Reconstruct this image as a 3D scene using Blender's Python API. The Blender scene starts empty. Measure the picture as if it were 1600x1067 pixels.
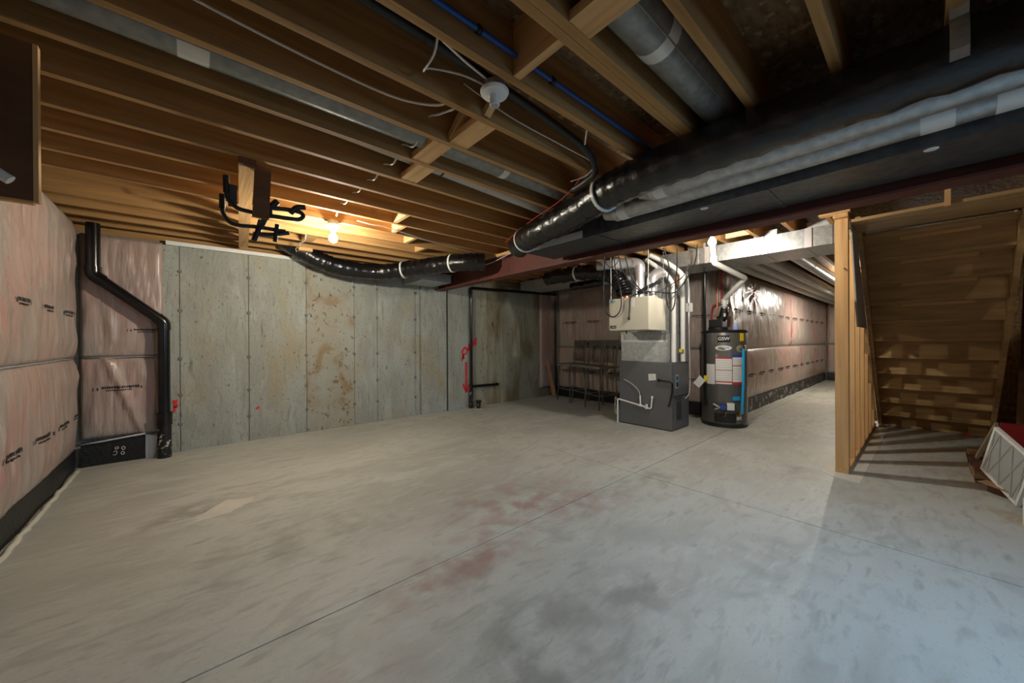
import bpy, bmesh, math, random
from mathutils import Vector, Matrix, noise
random.seed(7)
S = bpy.context.scene
COL = S.collection
# ------------------------------------------------------------------ camera
cam_d = bpy.data.cameras.new('camera'); cam = bpy.data.objects.new('camera', cam_d); COL.objects.link(cam)
YAW, PIT, ROL = math.radians(48.62), math.radians(-.13), math.radians(-.3)
F = Vector((math.cos(YAW)*math.cos(PIT), math.sin(YAW)*math.cos(PIT), math.sin(PIT)))
Rt = Vector((math.sin(YAW), -math.cos(YAW), 0)); Up = Rt.cross(F)
R2 = Rt*math.cos(ROL) + Up*math.sin(ROL); U2 = -Rt*math.sin(ROL) + Up*math.cos(ROL)
mw = Matrix.Identity(4)
for i in range(3):
    mw[i][0] = R2[i]; mw[i][1] = U2[i]; mw[i][2] = -F[i]
mw[2][3] = 1.2
cam.matrix_world = mw
cam_d.sensor_width = 36; cam_d.lens = 569/1600*36; cam_d.clip_start = .02
S.camera = cam
# ------------------------------------------------------------------ world, daylight, exposure
W = bpy.data.worlds.new('world'); S.world = W; W.use_nodes = True
W.node_tree.nodes['Background'].inputs[0].default_value = (.55, .72, 1, 1)
W.node_tree.nodes['Background'].inputs[1].default_value = .6
BULB1 = 1350; BULB2 = 1150; BULB3 = 2600
def area(name, loc, rot, sx, sy, power, color):
    l = bpy.data.lights.new(name, 'AREA'); l.shape = 'RECTANGLE'; l.size = sx; l.size_y = sy; l.energy = power; l.color = color
    o = bpy.data.objects.new(name, l); COL.objects.link(o); o.location = loc; o.rotation_euler = rot
    return o
WINX, WINY, WINZ = 2.0, -1.58, 1.85       # daylight through the basement window behind the camera
area('window_daylight', (WINX, WINY+.04, WINZ), (math.radians(52), 0, 0), .95, .5, 22, (.36, .64, 1)).data.spread = math.radians(115)
S.view_settings.view_transform = 'Standard'; S.view_settings.look = 'None'
S.view_settings.exposure = -.06; S.view_settings.gamma = 1; S.view_settings.use_curve_mapping = False
# ------------------------------------------------------------------ materials
MATS = {}
def mat(name, col, rough=.7, metal=0, col2=None, scale=6, stretch=(1,1,1), bump=0, bscale=None, spec=.5, coat=0,
        emit=None, detail=6, lo=.35, hi=.65, col3=None, s3=1.2, lo3=.55, hi3=.75, s3str=(1,1,1), spots=None, alpha=None, trans=0, layers=(), bstretch=None, bdist=.02):
    m = bpy.data.materials.new(name); m.use_nodes = True; MATS[name] = m
    N = m.node_tree.nodes; L = m.node_tree.links; b = N['Principled BSDF']
    c4 = lambda c: (c[0], c[1], c[2], 1)
    b.inputs['Base Color'].default_value = c4(col); b.inputs['Roughness'].default_value = rough
    b.inputs['Metallic'].default_value = metal; b.inputs['Specular IOR Level'].default_value = spec
    if coat: b.inputs['Coat Weight'].default_value = coat; b.inputs['Coat Roughness'].default_value = .22
    if trans: b.inputs['Transmission Weight'].default_value = trans
    if emit: b.inputs['Emission Color'].default_value = c4(emit[0]); b.inputs['Emission Strength'].default_value = emit[1]
    tc = N.new('ShaderNodeTexCoord')
    def nz(sc, st, det=6, off=0):
        mp = N.new('ShaderNodeMapping'); mp.inputs['Scale'].default_value = st; mp.inputs['Location'].default_value = (off, off*.7, off*1.3)
        L.new(tc.outputs['Object'], mp.inputs[0])
        n = N.new('ShaderNodeTexNoise'); n.inputs['Scale'].default_value = sc; n.inputs['Detail'].default_value = det
        L.new(mp.outputs[0], n.inputs['Vector']); return n.outputs['Fac']
    def rampmix(fac, a, bcol, l, h):
        mr = N.new('ShaderNodeMapRange'); mr.inputs['From Min'].default_value = l; mr.inputs['From Max'].default_value = h
        L.new(fac, mr.inputs['Value'])
        mx = N.new('ShaderNodeMix'); mx.data_type = 'RGBA'; L.new(mr.outputs[0], mx.inputs[0])
        if isinstance(a, tuple): mx.inputs[6].default_value = c4(a)
        else: L.new(a, mx.inputs[6])
        mx.inputs[7].default_value = c4(bcol); return mx.outputs[2]
    out = None
    if col2: out = rampmix(nz(scale, stretch, detail), tuple(col), col2, lo, hi)
    if col3: out = rampmix(nz(s3, s3str, 5, 7.3), out or tuple(col), col3, lo3, hi3)
    if spots: out = rampmix(nz(spots[1], spots[2], 3, 3.1), out or tuple(col), spots[0], spots[3], spots[3]+.05)
    for k, (lc, lsc, lst, llo, lhi, ldist) in enumerate(layers):
        f = nz(lsc, lst, 9, 11.7*(k+1)); f.node.inputs['Distortion'].default_value = ldist
        out = rampmix(f, out or tuple(col), lc, llo, lhi)
    if out: L.new(out, b.inputs['Base Color'])
    if bump:
        bp = N.new('ShaderNodeBump'); bp.inputs['Strength'].default_value = bump; bp.inputs['Distance'].default_value = .02
        bp.inputs['Distance'].default_value = bdist; L.new(nz(bscale or scale, bstretch or stretch, 8, 2), bp.inputs['Height']); L.new(bp.outputs[0], b.inputs['Normal'])
    return m
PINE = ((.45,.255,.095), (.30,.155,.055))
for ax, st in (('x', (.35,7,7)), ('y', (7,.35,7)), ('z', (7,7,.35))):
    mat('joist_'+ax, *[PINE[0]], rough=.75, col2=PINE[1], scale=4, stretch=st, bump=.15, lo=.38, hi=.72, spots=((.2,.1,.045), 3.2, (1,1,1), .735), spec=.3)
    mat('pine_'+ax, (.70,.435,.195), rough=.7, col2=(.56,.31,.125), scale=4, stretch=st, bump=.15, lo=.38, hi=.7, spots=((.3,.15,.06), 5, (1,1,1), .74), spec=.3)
mat('osb', (.30,.19,.09), col2=(.17,.10,.045), scale=14, stretch=(1,2.4,1), rough=.85, bump=.4, col3=(.42,.29,.15), s3=22, lo3=.58, hi3=.66)
mat('stair_ply', (.48,.31,.14), col2=(.36,.22,.09), scale=5, stretch=(4,.6,4), rough=.75, bump=.15)
mat('plywood_dark', (.16,.075,.03), col2=(.10,.045,.018), scale=4, stretch=(.6,3,3), rough=.7, bump=.1)
mat('floor_concrete', (.545,.55,.49), rough=.55, spec=.6, bump=.3, bscale=40, bstretch=(.5,1,1), bdist=.008, layers=[
    ((0.412,0.415,0.369), .8, (.8,1.2,1), .42, .64, .5), ((0.536,0.547,0.497), 2.2, (.6,1.2,1), .50, .68, .8),
    ((0.422,0.425,0.378), 6, (.5,1.1,1), .50, .68, 1.2), ((0.546,0.557,0.512), 16, (.3,1.1,1), .56, .74, .5), ((0.383,0.386,0.338), 24, (.3,1,1), .56, .74, .4), ((0.431,0.430,0.383), 70, (.6,1,1), .58, .76, 0)])
def floor_stains(m, spots):
    N = m.node_tree.nodes; L = m.node_tree.links; b = N['Principled BSDF']; cur = b.inputs['Base Color'].links[0].from_socket
    geo = N.new('ShaderNodeNewGeometry')
    for (x, y, rad, sx, col, amt) in spots:
        sub = N.new('ShaderNodeVectorMath'); sub.operation = 'SUBTRACT'; sub.inputs[1].default_value = (x, y, 0); L.new(geo.outputs['Position'], sub.inputs[0])
        sc = N.new('ShaderNodeVectorMath'); sc.operation = 'MULTIPLY'; sc.inputs[1].default_value = (1/sx, 1, 0); L.new(sub.outputs[0], sc.inputs[0])
        ln = N.new('ShaderNodeVectorMath'); ln.operation = 'LENGTH'; L.new(sc.outputs[0], ln.inputs[0])
        mr = N.new('ShaderNodeMapRange'); mr.inputs['From Min'].default_value = rad; mr.inputs['From Max'].default_value = rad*.2; L.new(ln.outputs['Value'], mr.inputs['Value'])
        nz = N.new('ShaderNodeTexNoise'); nz.inputs['Scale'].default_value = 6; nz.inputs['Detail'].default_value = 8; L.new(geo.outputs['Position'], nz.inputs['Vector'])
        m2 = N.new('ShaderNodeMapRange'); m2.inputs['From Min'].default_value = .42; m2.inputs['From Max'].default_value = .62; L.new(nz.outputs['Fac'], m2.inputs['Value'])
        mu = N.new('ShaderNodeMath'); mu.operation = 'MULTIPLY'; L.new(mr.outputs[0], mu.inputs[0]); L.new(m2.outputs[0], mu.inputs[1])
        mu2 = N.new('ShaderNodeMath'); mu2.operation = 'MULTIPLY'; mu2.inputs[1].default_value = amt; L.new(mu.outputs[0], mu2.inputs[0])
        mx = N.new('ShaderNodeMix'); mx.data_type = 'RGBA'; L.new(mu2.outputs[0], mx.inputs[0]); L.new(cur, mx.inputs[6]); mx.inputs[7].default_value = (*col, 1); cur = mx.outputs[2]
    L.new(cur, b.inputs['Base Color'])
RS = (.37, .225, .19); DS = (.22, .208, .18)
floor_stains(MATS['floor_concrete'], [(1.95,1.95,.45,1.5,RS,.75),(1.25,1.66,.35,1.4,RS,.75),(.85,1.62,.25,1.5,RS,.6),(2.25,1.62,.25,1.6,RS,.6),(.45,1.35,.22,1.4,RS,.4),(1.55,2.2,.4,1.5,RS,.45),
    (.02,3.35,.35,1.2,DS,.7),(1.05,1.0,.35,1.6,DS,.6),(1.6,.9,.25,1.5,DS,.6),(.55,.75,.3,1.8,DS,.5),(3.1,1.55,.25,1.3,DS,.6),(4.15,.75,.25,1.3,DS,.6),(2.3,.55,.3,1.8,DS,.4),(.6,2.5,.5,1.5,DS,.4)])
mat('floor_patch', (.68,.66,.57), col2=(.6,.58,.5), scale=5, rough=.65, bump=.1)
mat('slab_base', (.12,.095,.08), rough=.9)
mat('red_dust', (.40,.30,.255), col2=(.43,.39,.34), scale=7, rough=.7, lo=.4, hi=.6)
mat('wall_concrete', (.385,.415,.375), rough=.85, bump=.5, bscale=22, bstretch=(1,1,.6), layers=[
    ((.325,.34,.30), 2.2, (1.4,1,.5), .42, .62, .4), ((.43,.455,.42), 4, (1.2,1,.4), .52, .70, .6), ((.36,.325,.22), 1.3, (1.3,1,.8), .52, .70, .5),
    ((.29,.295,.25), 16, (1.4,1,.22), .54, .70, .3), ((.24,.24,.205), 45, (1.3,1,.6), .58, .70, 0), ((.14,.135,.11), 34, (1.3,1,.5), .66, .72, .4), ((.20,.19,.15), 8, (2.6,1,.22), .66, .74, .5)])
mat('wall_spalled', (.36,.345,.275), rough=.9, bump=1, bscale=13, layers=[
    ((.31,.235,.14), 4.5, (1,1,.8), .46, .60, .8), ((.375,.39,.345), 2.4, (1,1,.7), .48, .62, .8), ((.22,.155,.10), 11, (1.1,1,.9), .60, .68, .3), ((.12,.10,.07), 26, (1.2,1,.7), .64, .69, 0)])
mat('wall_brown', (.33,.325,.245), rough=.9, bump=.4, bscale=14, layers=[
    ((0.220,0.175,0.097), 1.5, (2.0,1,.5), .46, .62, .6), ((0.390,0.383,0.286), 3, (2.2,1,.35), .54, .68, .5), ((0.100,0.073,0.038), 7, (1.8,1,.7), .66, .72, .5), ((0.120,0.107,0.071), 28, (1.5,1,.4), .64, .69, 0)])
mat('wall_plain', (.28,.27,.25), col2=(.22,.21,.195), scale=2, rough=.9)
mat('seam', (.2,.19,.16), rough=.95)
mat('sill_gasket', (.78,.79,.76), rough=.6)
mat('insulation', (.46,.325,.28), rough=.36, bump=.8, bscale=24, bstretch=(1,1,.12), coat=.28, bdist=.014, layers=[
    ((.42,.36,.32), 1.4, (1,1,.6), .42, .58, .6), ((.52,.265,.23), 1.8, (1,1,.8), .58, .74, .5), ((.34,.255,.22), 14, (1,1,.10), .54, .68, .3), ((.56,.47,.42), 24, (1,1,.05), .60, .72, .2), ((.36,.29,.25), 5, (1,1,.5), .58, .70, 1.0)])
mat('vapour_film', (.70,.70,.68), rough=.25, coat=.4, bump=.3, scale=12)
mat('print_ink', (.035,.03,.03), rough=.6)
mat('red_tape', (.55,.05,.04), rough=.5)
mat('membrane', (.012,.012,.013), rough=.5, bump=.4, scale=30)
mat('membrane_splash', (.018,.018,.018), rough=.55, col2=(.33,.32,.28), scale=9, lo=.56, hi=.62, bump=.4)
mat('steel_red', (.155,.042,.028), col2=(.105,.03,.022), scale=3, rough=.6, bump=.1)
mat('galv', (.50,.52,.53), rough=.36, metal=.8, col2=(.37,.39,.395), scale=26, bump=.05, bscale=5)
mat('galv_dull', (.52,.545,.56), rough=.5, metal=.6, col2=(.40,.42,.43), scale=20, bump=.06, bscale=6)
mat('galv_bay', (.33,.35,.34), rough=.45, metal=.5, col2=(.23,.245,.24), scale=22)
mat('galv_pale', (.46,.46,.43), rough=.5, metal=.25, col2=(.38,.38,.355), scale=20)
mat('galv_dark', (.15,.155,.16), rough=.42, metal=.7, col2=(.10,.105,.11), scale=18)
mat('tan_board', (.36,.29,.20), rough=.8, col2=(.29,.23,.15), scale=5)
mat('galv_bright', (.82,.84,.86), rough=.3, metal=.75, bump=.1, scale=6)
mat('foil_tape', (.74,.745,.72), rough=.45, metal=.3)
mat('black_film', (.006,.006,.007), rough=.26, coat=.25, bump=.55, scale=14)
mat('abs', (.005,.005,.006), rough=.22, coat=.1)
mat('abs_dirty', (.012,.012,.012), rough=.4, spots=((.5,.49,.44), 26, (1,1,.8), .6))
mat('pvc', (.80,.80,.76), rough=.35)
mat('pvc_grey', (.55,.55,.53), rough=.4)
mat('furnace_grey', (.135,.14,.145), rough=.42, metal=.3, bump=.03, scale=40)
mat('furnace_dark', (.04,.04,.042), rough=.5)
mat('beige_enamel', (.62,.59,.47), rough=.4)
mat('tank_grey', (.145,.142,.13), rough=.35, metal=.4)
mat('black_plastic', (.012,.012,.012), rough=.4)
mat('rubber_cable', (.012,.012,.012), rough=.5)
mat('white_cable', (.74,.72,.66), rough=.5)
mat('white_plastic', (.82,.82,.79), rough=.3)
mat('white_paper', (.78,.78,.74), rough=.7)
mat('red_print', (.5,.03,.04), rough=.6)
mat('blue_print', (.03,.07,.35), rough=.6)
mat('grey_print', (.42,.42,.42), rough=.7)
mat('yellow_label', (.85,.68,.02), rough=.5)
mat('blue_pex', (.02,.10,.42), rough=.4)
mat('cyan_tube', (.02,.36,.72), rough=.4)
mat('energy_blue', (.06,.32,.72), rough=.5)
mat('brass', (.65,.43,.12), rough=.3, metal=1)
mat('copper', (.62,.24,.13), rough=.35, metal=.9)
mat('pale_blue_liquid', (.45,.52,.85), rough=.2)
mat('bulb_lit1', (1,1,1), emit=((1,.92,.75), BULB1))
mat('bulb_lit2', (1,1,1), emit=((1,.94,.82), BULB2))
mat('bulb_lit3', (1,1,1), emit=((1,.94,.82), BULB3))
mat('stool_metal', (.17,.165,.155), rough=.42, metal=.5)
mat('stool_seat', (.24,.225,.17), rough=.5, col2=(.18,.17,.125), scale=12)
mat('cardboard', (.36,.22,.12), rough=.85, col2=(.29,.17,.09), scale=6)
mat('cardboard_dark', (.13,.055,.035), rough=.7, col2=(.08,.035,.025), scale=5)
mat('red_card', (.38,.02,.02), rough=.5)
mat('filter_media', (.72,.73,.72), rough=.9)
mat('spray_red', (.72,.03,.035), rough=.7)
mat('drywall', (.42,.41,.37), rough=.85)
mat('glass_pane', (.8,.9,1), rough=.05, trans=1)
mat('lens_dark', (.02,.02,.02), rough=.2)
# ------------------------------------------------------------------ helpers
ORG = {}
def bm_new(): return bmesh.new()
def box(bm, x0, x1, y0, y1, z0, z1):
    vs = [bm.verts.new((x, y, z)) for x in (x0, x1) for y in (y0, y1) for z in (z0, z1)]
    for f in ((0,1,3,2),(4,6,7,5),(0,4,5,1),(2,3,7,6),(0,2,6,4),(1,5,7,3)): bm.faces.new([vs[i] for i in f])
    return vs
def bevel_box(bm, x0, x1, y0, y1, z0, z1, r):
    b2 = bmesh.new(); box(b2, x0, x1, y0, y1, z0, z1)
    bmesh.ops.bevel(b2, geom=b2.edges[:], offset=r, segments=2, affect='EDGES', profile=.6)
    me = bpy.data.meshes.new('t'); b2.to_mesh(me); b2.free(); bm.from_mesh(me); bpy.data.meshes.remove(me)
def frames(pts):
    n = len(pts); T = []
    for i in range(n):
        a = pts[max(0,i-1)]; b = pts[min(n-1,i+1)]; T.append((b-a).normalized())
    up = Vector((0,0,1)) if abs(T[0].z) < .9 else Vector((1,0,0))
    u = T[0].cross(up).normalized(); out = []
    for i in range(n):
        u = (u - T[i]*u.dot(T[i])).normalized(); out.append((u, T[i].cross(u)))
    return out
def tube(bm, pts, r, seg=10, cap=True, rough=0, seed=0):
    pts = [Vector(p) for p in pts]; fr = frames(pts); rings = []
    rr = r if isinstance(r, (list, tuple)) else [r]*len(pts)
    for i, p in enumerate(pts):
        u, v = fr[i]; ring = []
        for k in range(seg):
            a = 2*math.pi*k/seg; q = rr[i]
            if rough: q *= 1 + rough*noise.noise(Vector((i*.55+seed, k*.9, seed*1.7)))
            ring.append(bm.verts.new(p + (u*math.cos(a) + v*math.sin(a))*q))
        rings.append(ring)
    for i in range(len(pts)-1):
        for k in range(seg):
            bm.faces.new((rings[i][k], rings[i][(k+1)%seg], rings[i+1][(k+1)%seg], rings[i+1][k]))
    if cap:
        bm.faces.new(rings[0][::-1]); bm.faces.new(rings[-1])
def cr(pts, n=8):
    P = [Vector(p) for p in pts]; P = [P[0]*2-P[1]] + P + [P[-1]*2-P[-2]]; out = []
    for i in range(1, len(P)-2):
        for k in range(n):
            t = k/n; a, b, c, d = P[i-1:i+3]
            out.append(.5*((2*b) + (c-a)*t + (2*a-5*b+4*c-d)*t*t + (3*b-a-3*c+d)*t**3))
    out.append(P[-2]); return out
def bent(pts, r, n=5):
    """polyline with rounded corners of radius r"""
    P = [Vector(p) for p in pts]; out = [P[0]]
    for i in range(1, len(P)-1):
        a = (P[i-1]-P[i]); b = (P[i+1]-P[i]); d = min(r, a.length*.45, b.length*.45)
        A = P[i]+a.normalized()*d; B = P[i]+b.normalized()*d
        for k in range(n+1):
            t = k/n; out.append(A*(1-t)**2 + P[i]*2*t*(1-t) + B*t*t)
    out.append(P[-1]); return out
def lathe(bm, prof, c, seg=24, axis='z'):
    rings = []
    for (r, h) in prof:
        ring = []
        for k in range(seg):
            a = 2*math.pi*k/seg; x, y = r*math.cos(a), r*math.sin(a)
            p = (x, y, h) if axis == 'z' else ((h, x, y) if axis == 'x' else (y, h, x))
            ring.append(bm.verts.new((c[0]+p[0], c[1]+p[1], c[2]+p[2])))
        rings.append(ring)
    for i in range(len(prof)-1):
        for k in range(seg): bm.faces.new((rings[i][k], rings[i][(k+1)%seg], rings[i+1][(k+1)%seg], rings[i+1][k]))
    bm.faces.new(rings[0][::-1]); bm.faces.new(rings[-1])
def prism(bm, poly, d):
    """poly: list of 3D points (planar), extruded by vector d"""
    d = Vector(d); a = [bm.verts.new(Vector(p)) for p in poly]; b = [bm.verts.new(Vector(p)+d) for p in poly]; n = len(a)
    bm.faces.new(a[::-1]); bm.faces.new(b)
    for i in range(n): bm.faces.new((a[i], a[(i+1)%n], b[(i+1)%n], b[i]))
def bar(bm, p, q, w, t, upv=(0,0,1)):
    """rectangular bar from p to q, w along side, t along up"""
    p = Vector(p); q = Vector(q); d = (q-p).normalized(); s = d.cross(Vector(upv)).normalized(); u = s.cross(d)
    prism(bm, [p+s*w/2+u*t/2, p-s*w/2+u*t/2, p-s*w/2-u*t/2, p+s*w/2-u*t/2], q-p)
def obj(name, bm, m, parent=None, smooth=False, local=False):
    """links ONE mesh object; vertices given in world space unless local"""
    bmesh.ops.recalc_face_normals(bm, faces=bm.faces[:])
    me = bpy.data.meshes.new(name)
    o = bpy.data.objects.new(name, me)
    if local: org = Vector((0,0,0))
    elif parent is not None: org = ORG.get(parent.name, Vector((0,0,0)))
    else:
        xs = [v.co for v in bm.verts]
        org = Vector(((min(v.x for v in xs)+max(v.x for v in xs))/2, (min(v.y for v in xs)+max(v.y for v in xs))/2, min(v.z for v in xs)))
    if not local:
        bmesh.ops.translate(bm, verts=bm.verts[:], vec=-org)
    bm.to_mesh(me); bm.free()
    if smooth:
        for p in me.polygons: p.use_smooth = True
        if smooth == 'auto':
            try: me.set_sharp_from_angle(angle=math.radians(40))
            except Exception: pass
    me.materials.append(MATS[m]); COL.objects.link(o)
    if parent is not None: o.parent = parent
    elif not local: o.location = org
    ORG[o.name] = org if not local else Vector((0,0,0))
    return o
def thing(name, label, cat, loc=(0,0,0), rz=0, group=None):
    o = bpy.data.objects.new(name, None); o.empty_display_size = .1; COL.objects.link(o)
    o.location = loc; o.rotation_euler = (0,0,rz); o['label'] = label; o['category'] = cat
    if group: o['group'] = group
    ORG[o.name] = Vector(loc); return o
def tag(o, label, cat, group=None):
    o['label'] = label; o['category'] = cat
    if group: o['group'] = group
    return o
def struct(o): o['kind'] = 'structure'; return o
def bx(name, m, parent, *a, bev=0):
    bm = bm_new()
    if bev: bevel_box(bm, *a, bev)
    else: box(bm, *a)
    return obj(name, bm, m, parent)
def tb(name, m, parent, pts, r, seg=10, **k):
    bm = bm_new(); tube(bm, pts, r, seg, **k); return obj(name, bm, m, parent, 'auto')
def lt(name, m, parent, prof, c, seg=24, axis='z'):
    bm = bm_new(); lathe(bm, prof, c, seg, axis); return obj(name, bm, m, parent, 'auto')
JZ = 2.35; JD = .235
# ================================================================== FLOOR
fl = struct(bx('floor', 'slab_base', None, -1.1, 14.3, -1.8, 5.7, -.14, -.012))
def slab(x0, x1, y0, y1):
    bm = bm_new(); box(bm, x0, x1, y0, y1, -.1, 0); obj('slab', bm, 'floor_concrete', fl)
G = .0035
JX, JY = 3.0, 1.735
for (a, b) in ((-1.1, JX-G), (JX+G, 8.0-G), (8.0+G, 14.3)):
    slab(a, b, -1.8, JY-G); slab(a, b, JY+G, 5.7)
def flat_patch(name, pts, m, z=.0015, jit=.02, parent=None):
    bm = bm_new(); P = []
    n = len(pts)
    for i in range(n):
        a = Vector((*pts[i], 0)); b = Vector((*pts[(i+1)%n], 0))
        for k in range(4):
            p = a.lerp(b, k/4); p += Vector((random.uniform(-jit, jit), random.uniform(-jit, jit), 0)); P.append((p.x, p.y, 0))
    prism(bm, P, (0,0,z)); return obj(name, bm, m, parent or fl)
flat_patch('cement_patch', [(-.01,3.2),(.05,3.33),(.19,3.5),(.385,3.45),(.33,3.36),(.2,3.24)], 'floor_patch')
# ================================================================== CEILING
ce = struct(bx('ceiling', 'osb', None, -1.1, 14.3, -1.8, 5.7, JZ+JD, JZ+JD+.04))
def joist(x0, x1, y, zb=JZ): 
    bm = bm_new(); box(bm, x0, x1, y-.019, y+.019, zb, JZ+JD); return obj('joist', bm, 'joist_x', ce)
PITCH = .3185
JYS = [.25+PITCH*k for k in range(-6, 17)]
for k, y in zip(range(-6, 17), JYS):
    for yy in ((y-.02, y+.02) if k == 2 else (y,)):
        joist(-.895, 3.22, yy)
    y2 = y + .042
    if y2 < 5.42:
        if -.6 < y2 < .46: joist(3.06, 4.3, y2)
        else: joist(3.06, 6.095 if y2 > 1.95 else 13.97, y2)
def block(x, k, w=.038, d=JD, flat=False, m='pine_y', name='blocking'):
    y0 = JYS[k+6]+.0195; y1 = JYS[k+7]-.0195
    if k == 2: y0 += .02
    if k == 1: y1 -= .02
    bm = bm_new()
    if flat: box(bm, x-.06, x+.06, y0, y1, JZ+.002, JZ+.04)
    else: box(bm, x-w/2, x+w/2, y0, y1, JZ+.003, JZ+d)
    obj(name, bm, m, ce)
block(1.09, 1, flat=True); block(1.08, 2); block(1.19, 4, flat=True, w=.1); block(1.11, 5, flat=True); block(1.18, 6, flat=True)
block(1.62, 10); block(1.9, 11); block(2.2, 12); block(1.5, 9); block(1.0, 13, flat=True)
for (y0, y1, x) in ((1.745, 1.33, 1.14),):
    bm = bm_new(); bar(bm, (x, 1.823, JZ+.03), (x, 1.545, JZ+.2), .038, .04); obj('bridging', bm, 'pine_y', ce)
    bm = bm_new(); bar(bm, (x+.01, 1.50, JZ+.02), (x+.01, 1.225, JZ+.2), .038, .04); obj('bridging', bm, 'pine_y', ce)
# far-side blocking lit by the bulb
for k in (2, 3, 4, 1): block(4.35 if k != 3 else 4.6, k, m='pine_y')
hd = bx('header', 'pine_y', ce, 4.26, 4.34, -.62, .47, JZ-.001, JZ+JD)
# ================================================================== WALLS
def wall(name, *a): return struct(bx(name, 'wall_plain', None, *a))
wl = wall('wall_left', -1.08, -.90, -1.75, 5.66, 0, JZ+JD)
wb = wall('wall_back', -.90, 6.28, 5.47, 5.66, 0, JZ-.06)
wr = wall('wall_right', 6.10, 6.28, 2.16, 5.47, 0, JZ+JD)
wc = wall('wall_corridor', 6.10, 13.98, 2.0, 2.16, 0, JZ+JD)
wf = wall('wall_far', 13.98, 14.2, -1.76, 2.16, 0, JZ+JD)
# wall behind the camera, with the window opening
bm = bm_new(); wx0, wx1, wz0, wz1 = WINX-.5, WINX+.5, WINZ-.3, WINZ+.3
for a in ((-.9, wx0, 0, JZ+JD), (wx1, 13.98, 0, JZ+JD), (wx0, wx1, 0, wz0), (wx0, wx1, wz1, JZ+JD)):
    box(bm, a[0], a[1], -1.76, -1.6, a[2], a[3])
struct(obj('wall_front', bm, 'wall_plain'))
w1 = struct(bx('window_1', 'glass_pane', None, wx0+.03, wx1-.03, -1.70, -1.694, wz0+.03, wz1-.03))
bm = bm_new()
for a in ((wx0, wx0+.03, wz0, wz1), (wx1-.03, wx1, wz0, wz1), (wx0+.03, wx1-.03, wz0, wz0+.03), (wx0+.03, wx1-.03, wz1-.03, wz1), (WINX-.015, WINX+.015, wz0+.03, wz1-.03)):
    box(bm, a[0], a[1], -1.72, -1.675, a[2], a[3])
obj('window_frame', bm, 'white_plastic', w1)
# concrete form panels of the back wall, joints recessed
seams = [-.93, -.70, -.093, .526, 1.148, 1.762, 2.095, 2.705, 2.80, 3.27, 3.32, 3.777, 4.184, 4.561, 5.162, 6.0]
kind = ['c','c','c','c','s','c','c','n','c','g','c','b','b','b','b']
for i in range(len(seams)-1):
    a, b = seams[i]+.003, seams[i+1]-.003
    y = 5.435 + random.uniform(-.002, .002)
    k = kind[i]
    if k == 'n': y = 5.455
    if k == 'g': y = 5.465
    if i in (8,): y = 5.405
    bm = bm_new(); box(bm, a, b, y, 5.475, 0, 2.257)
    obj('panel', bm, {'c':'wall_concrete','s':'wall_spalled','n':'wall_concrete','g':'seam','b':'wall_brown'}[k], wb)
# ridge fins and tie holes left along the form joints
for s in seams[2:8]:
    for z in (.30, .62, 1.02, 1.55, 1.98):
        bm = bm_new(); lathe(bm, [(.022, 0), (.013, .006)], (s, 5.433, z), 8, 'y')
        for v in bm.verts: v.co.y = 5.433-(v.co.y-5.433)
        obj('form_tie', bm, 'seam', wb)
gk = bx('sill_gasket', 'sill_gasket', wb, -.2, 1.25, 5.40, 5.469, 2.258, 2.30)
sp = bx('sill_plate', 'joist_x', wb, -.9, 6.28, 5.47, 5.64, 2.291, JZ-.002)
bx('rim_board', 'joist_x', wb, -.9, 6.28, 5.50, 5.64, JZ-.001, JZ+JD-.001)
# red spray paint marks: strokes on the concrete
def spray(pts, w, name='spray_paint'):
    bm = bm_new(); P = cr([(x, 5.428, z) for x, z in pts], 6)
    n = len(P); L_, R_ = [], []
    for i, p in enumerate(P):
        d = (P[min(n-1, i+1)]-P[max(0, i-1)]).normalized(); s = Vector((-d.z, 0, d.x))
        ww = w*(.75+.5*noise.noise(Vector((i*.7, pts[0][0]*9, pts[0][1]*5))))
        L_.append(p+s*ww); R_.append(p-s*ww)
    for i in range(n-1):
        prism(bm, [L_[i], L_[i+1], R_[i+1], R_[i]], (0,.004,0))
    return obj(name, bm, 'spray_red', wb)
spray([(3.60,.98),(3.63,1.05),(3.68,1.08),(3.71,1.03),(3.68,.97),(3.62,.96),(3.64,.88)], .022)
spray([(3.60,.85),(3.64,.96)], .02)
spray([(3.72,1.03),(3.745,1.07),(3.75,1.15)], .016); spray([(3.74,1.02),(3.80,1.12)], .018); spray([(3.84,1.1),(3.87,1.22)], .02); spray([(3.90,1.12),(3.905,1.26)], .022)
spray([(3.685,.82),(3.69,.6),(3.685,.32)], .026); spray([(3.62,.43),(3.66,.34),(3.695,.28)], .022); spray([(3.745,.42),(3.70,.29)], .02)
spray([(-.135,.57),(-.13,.49)], .022); spray([(-.13,.50),(-.15,.44)], .015)
spray([(.60,.40),(.62,.38)], .02)
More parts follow.
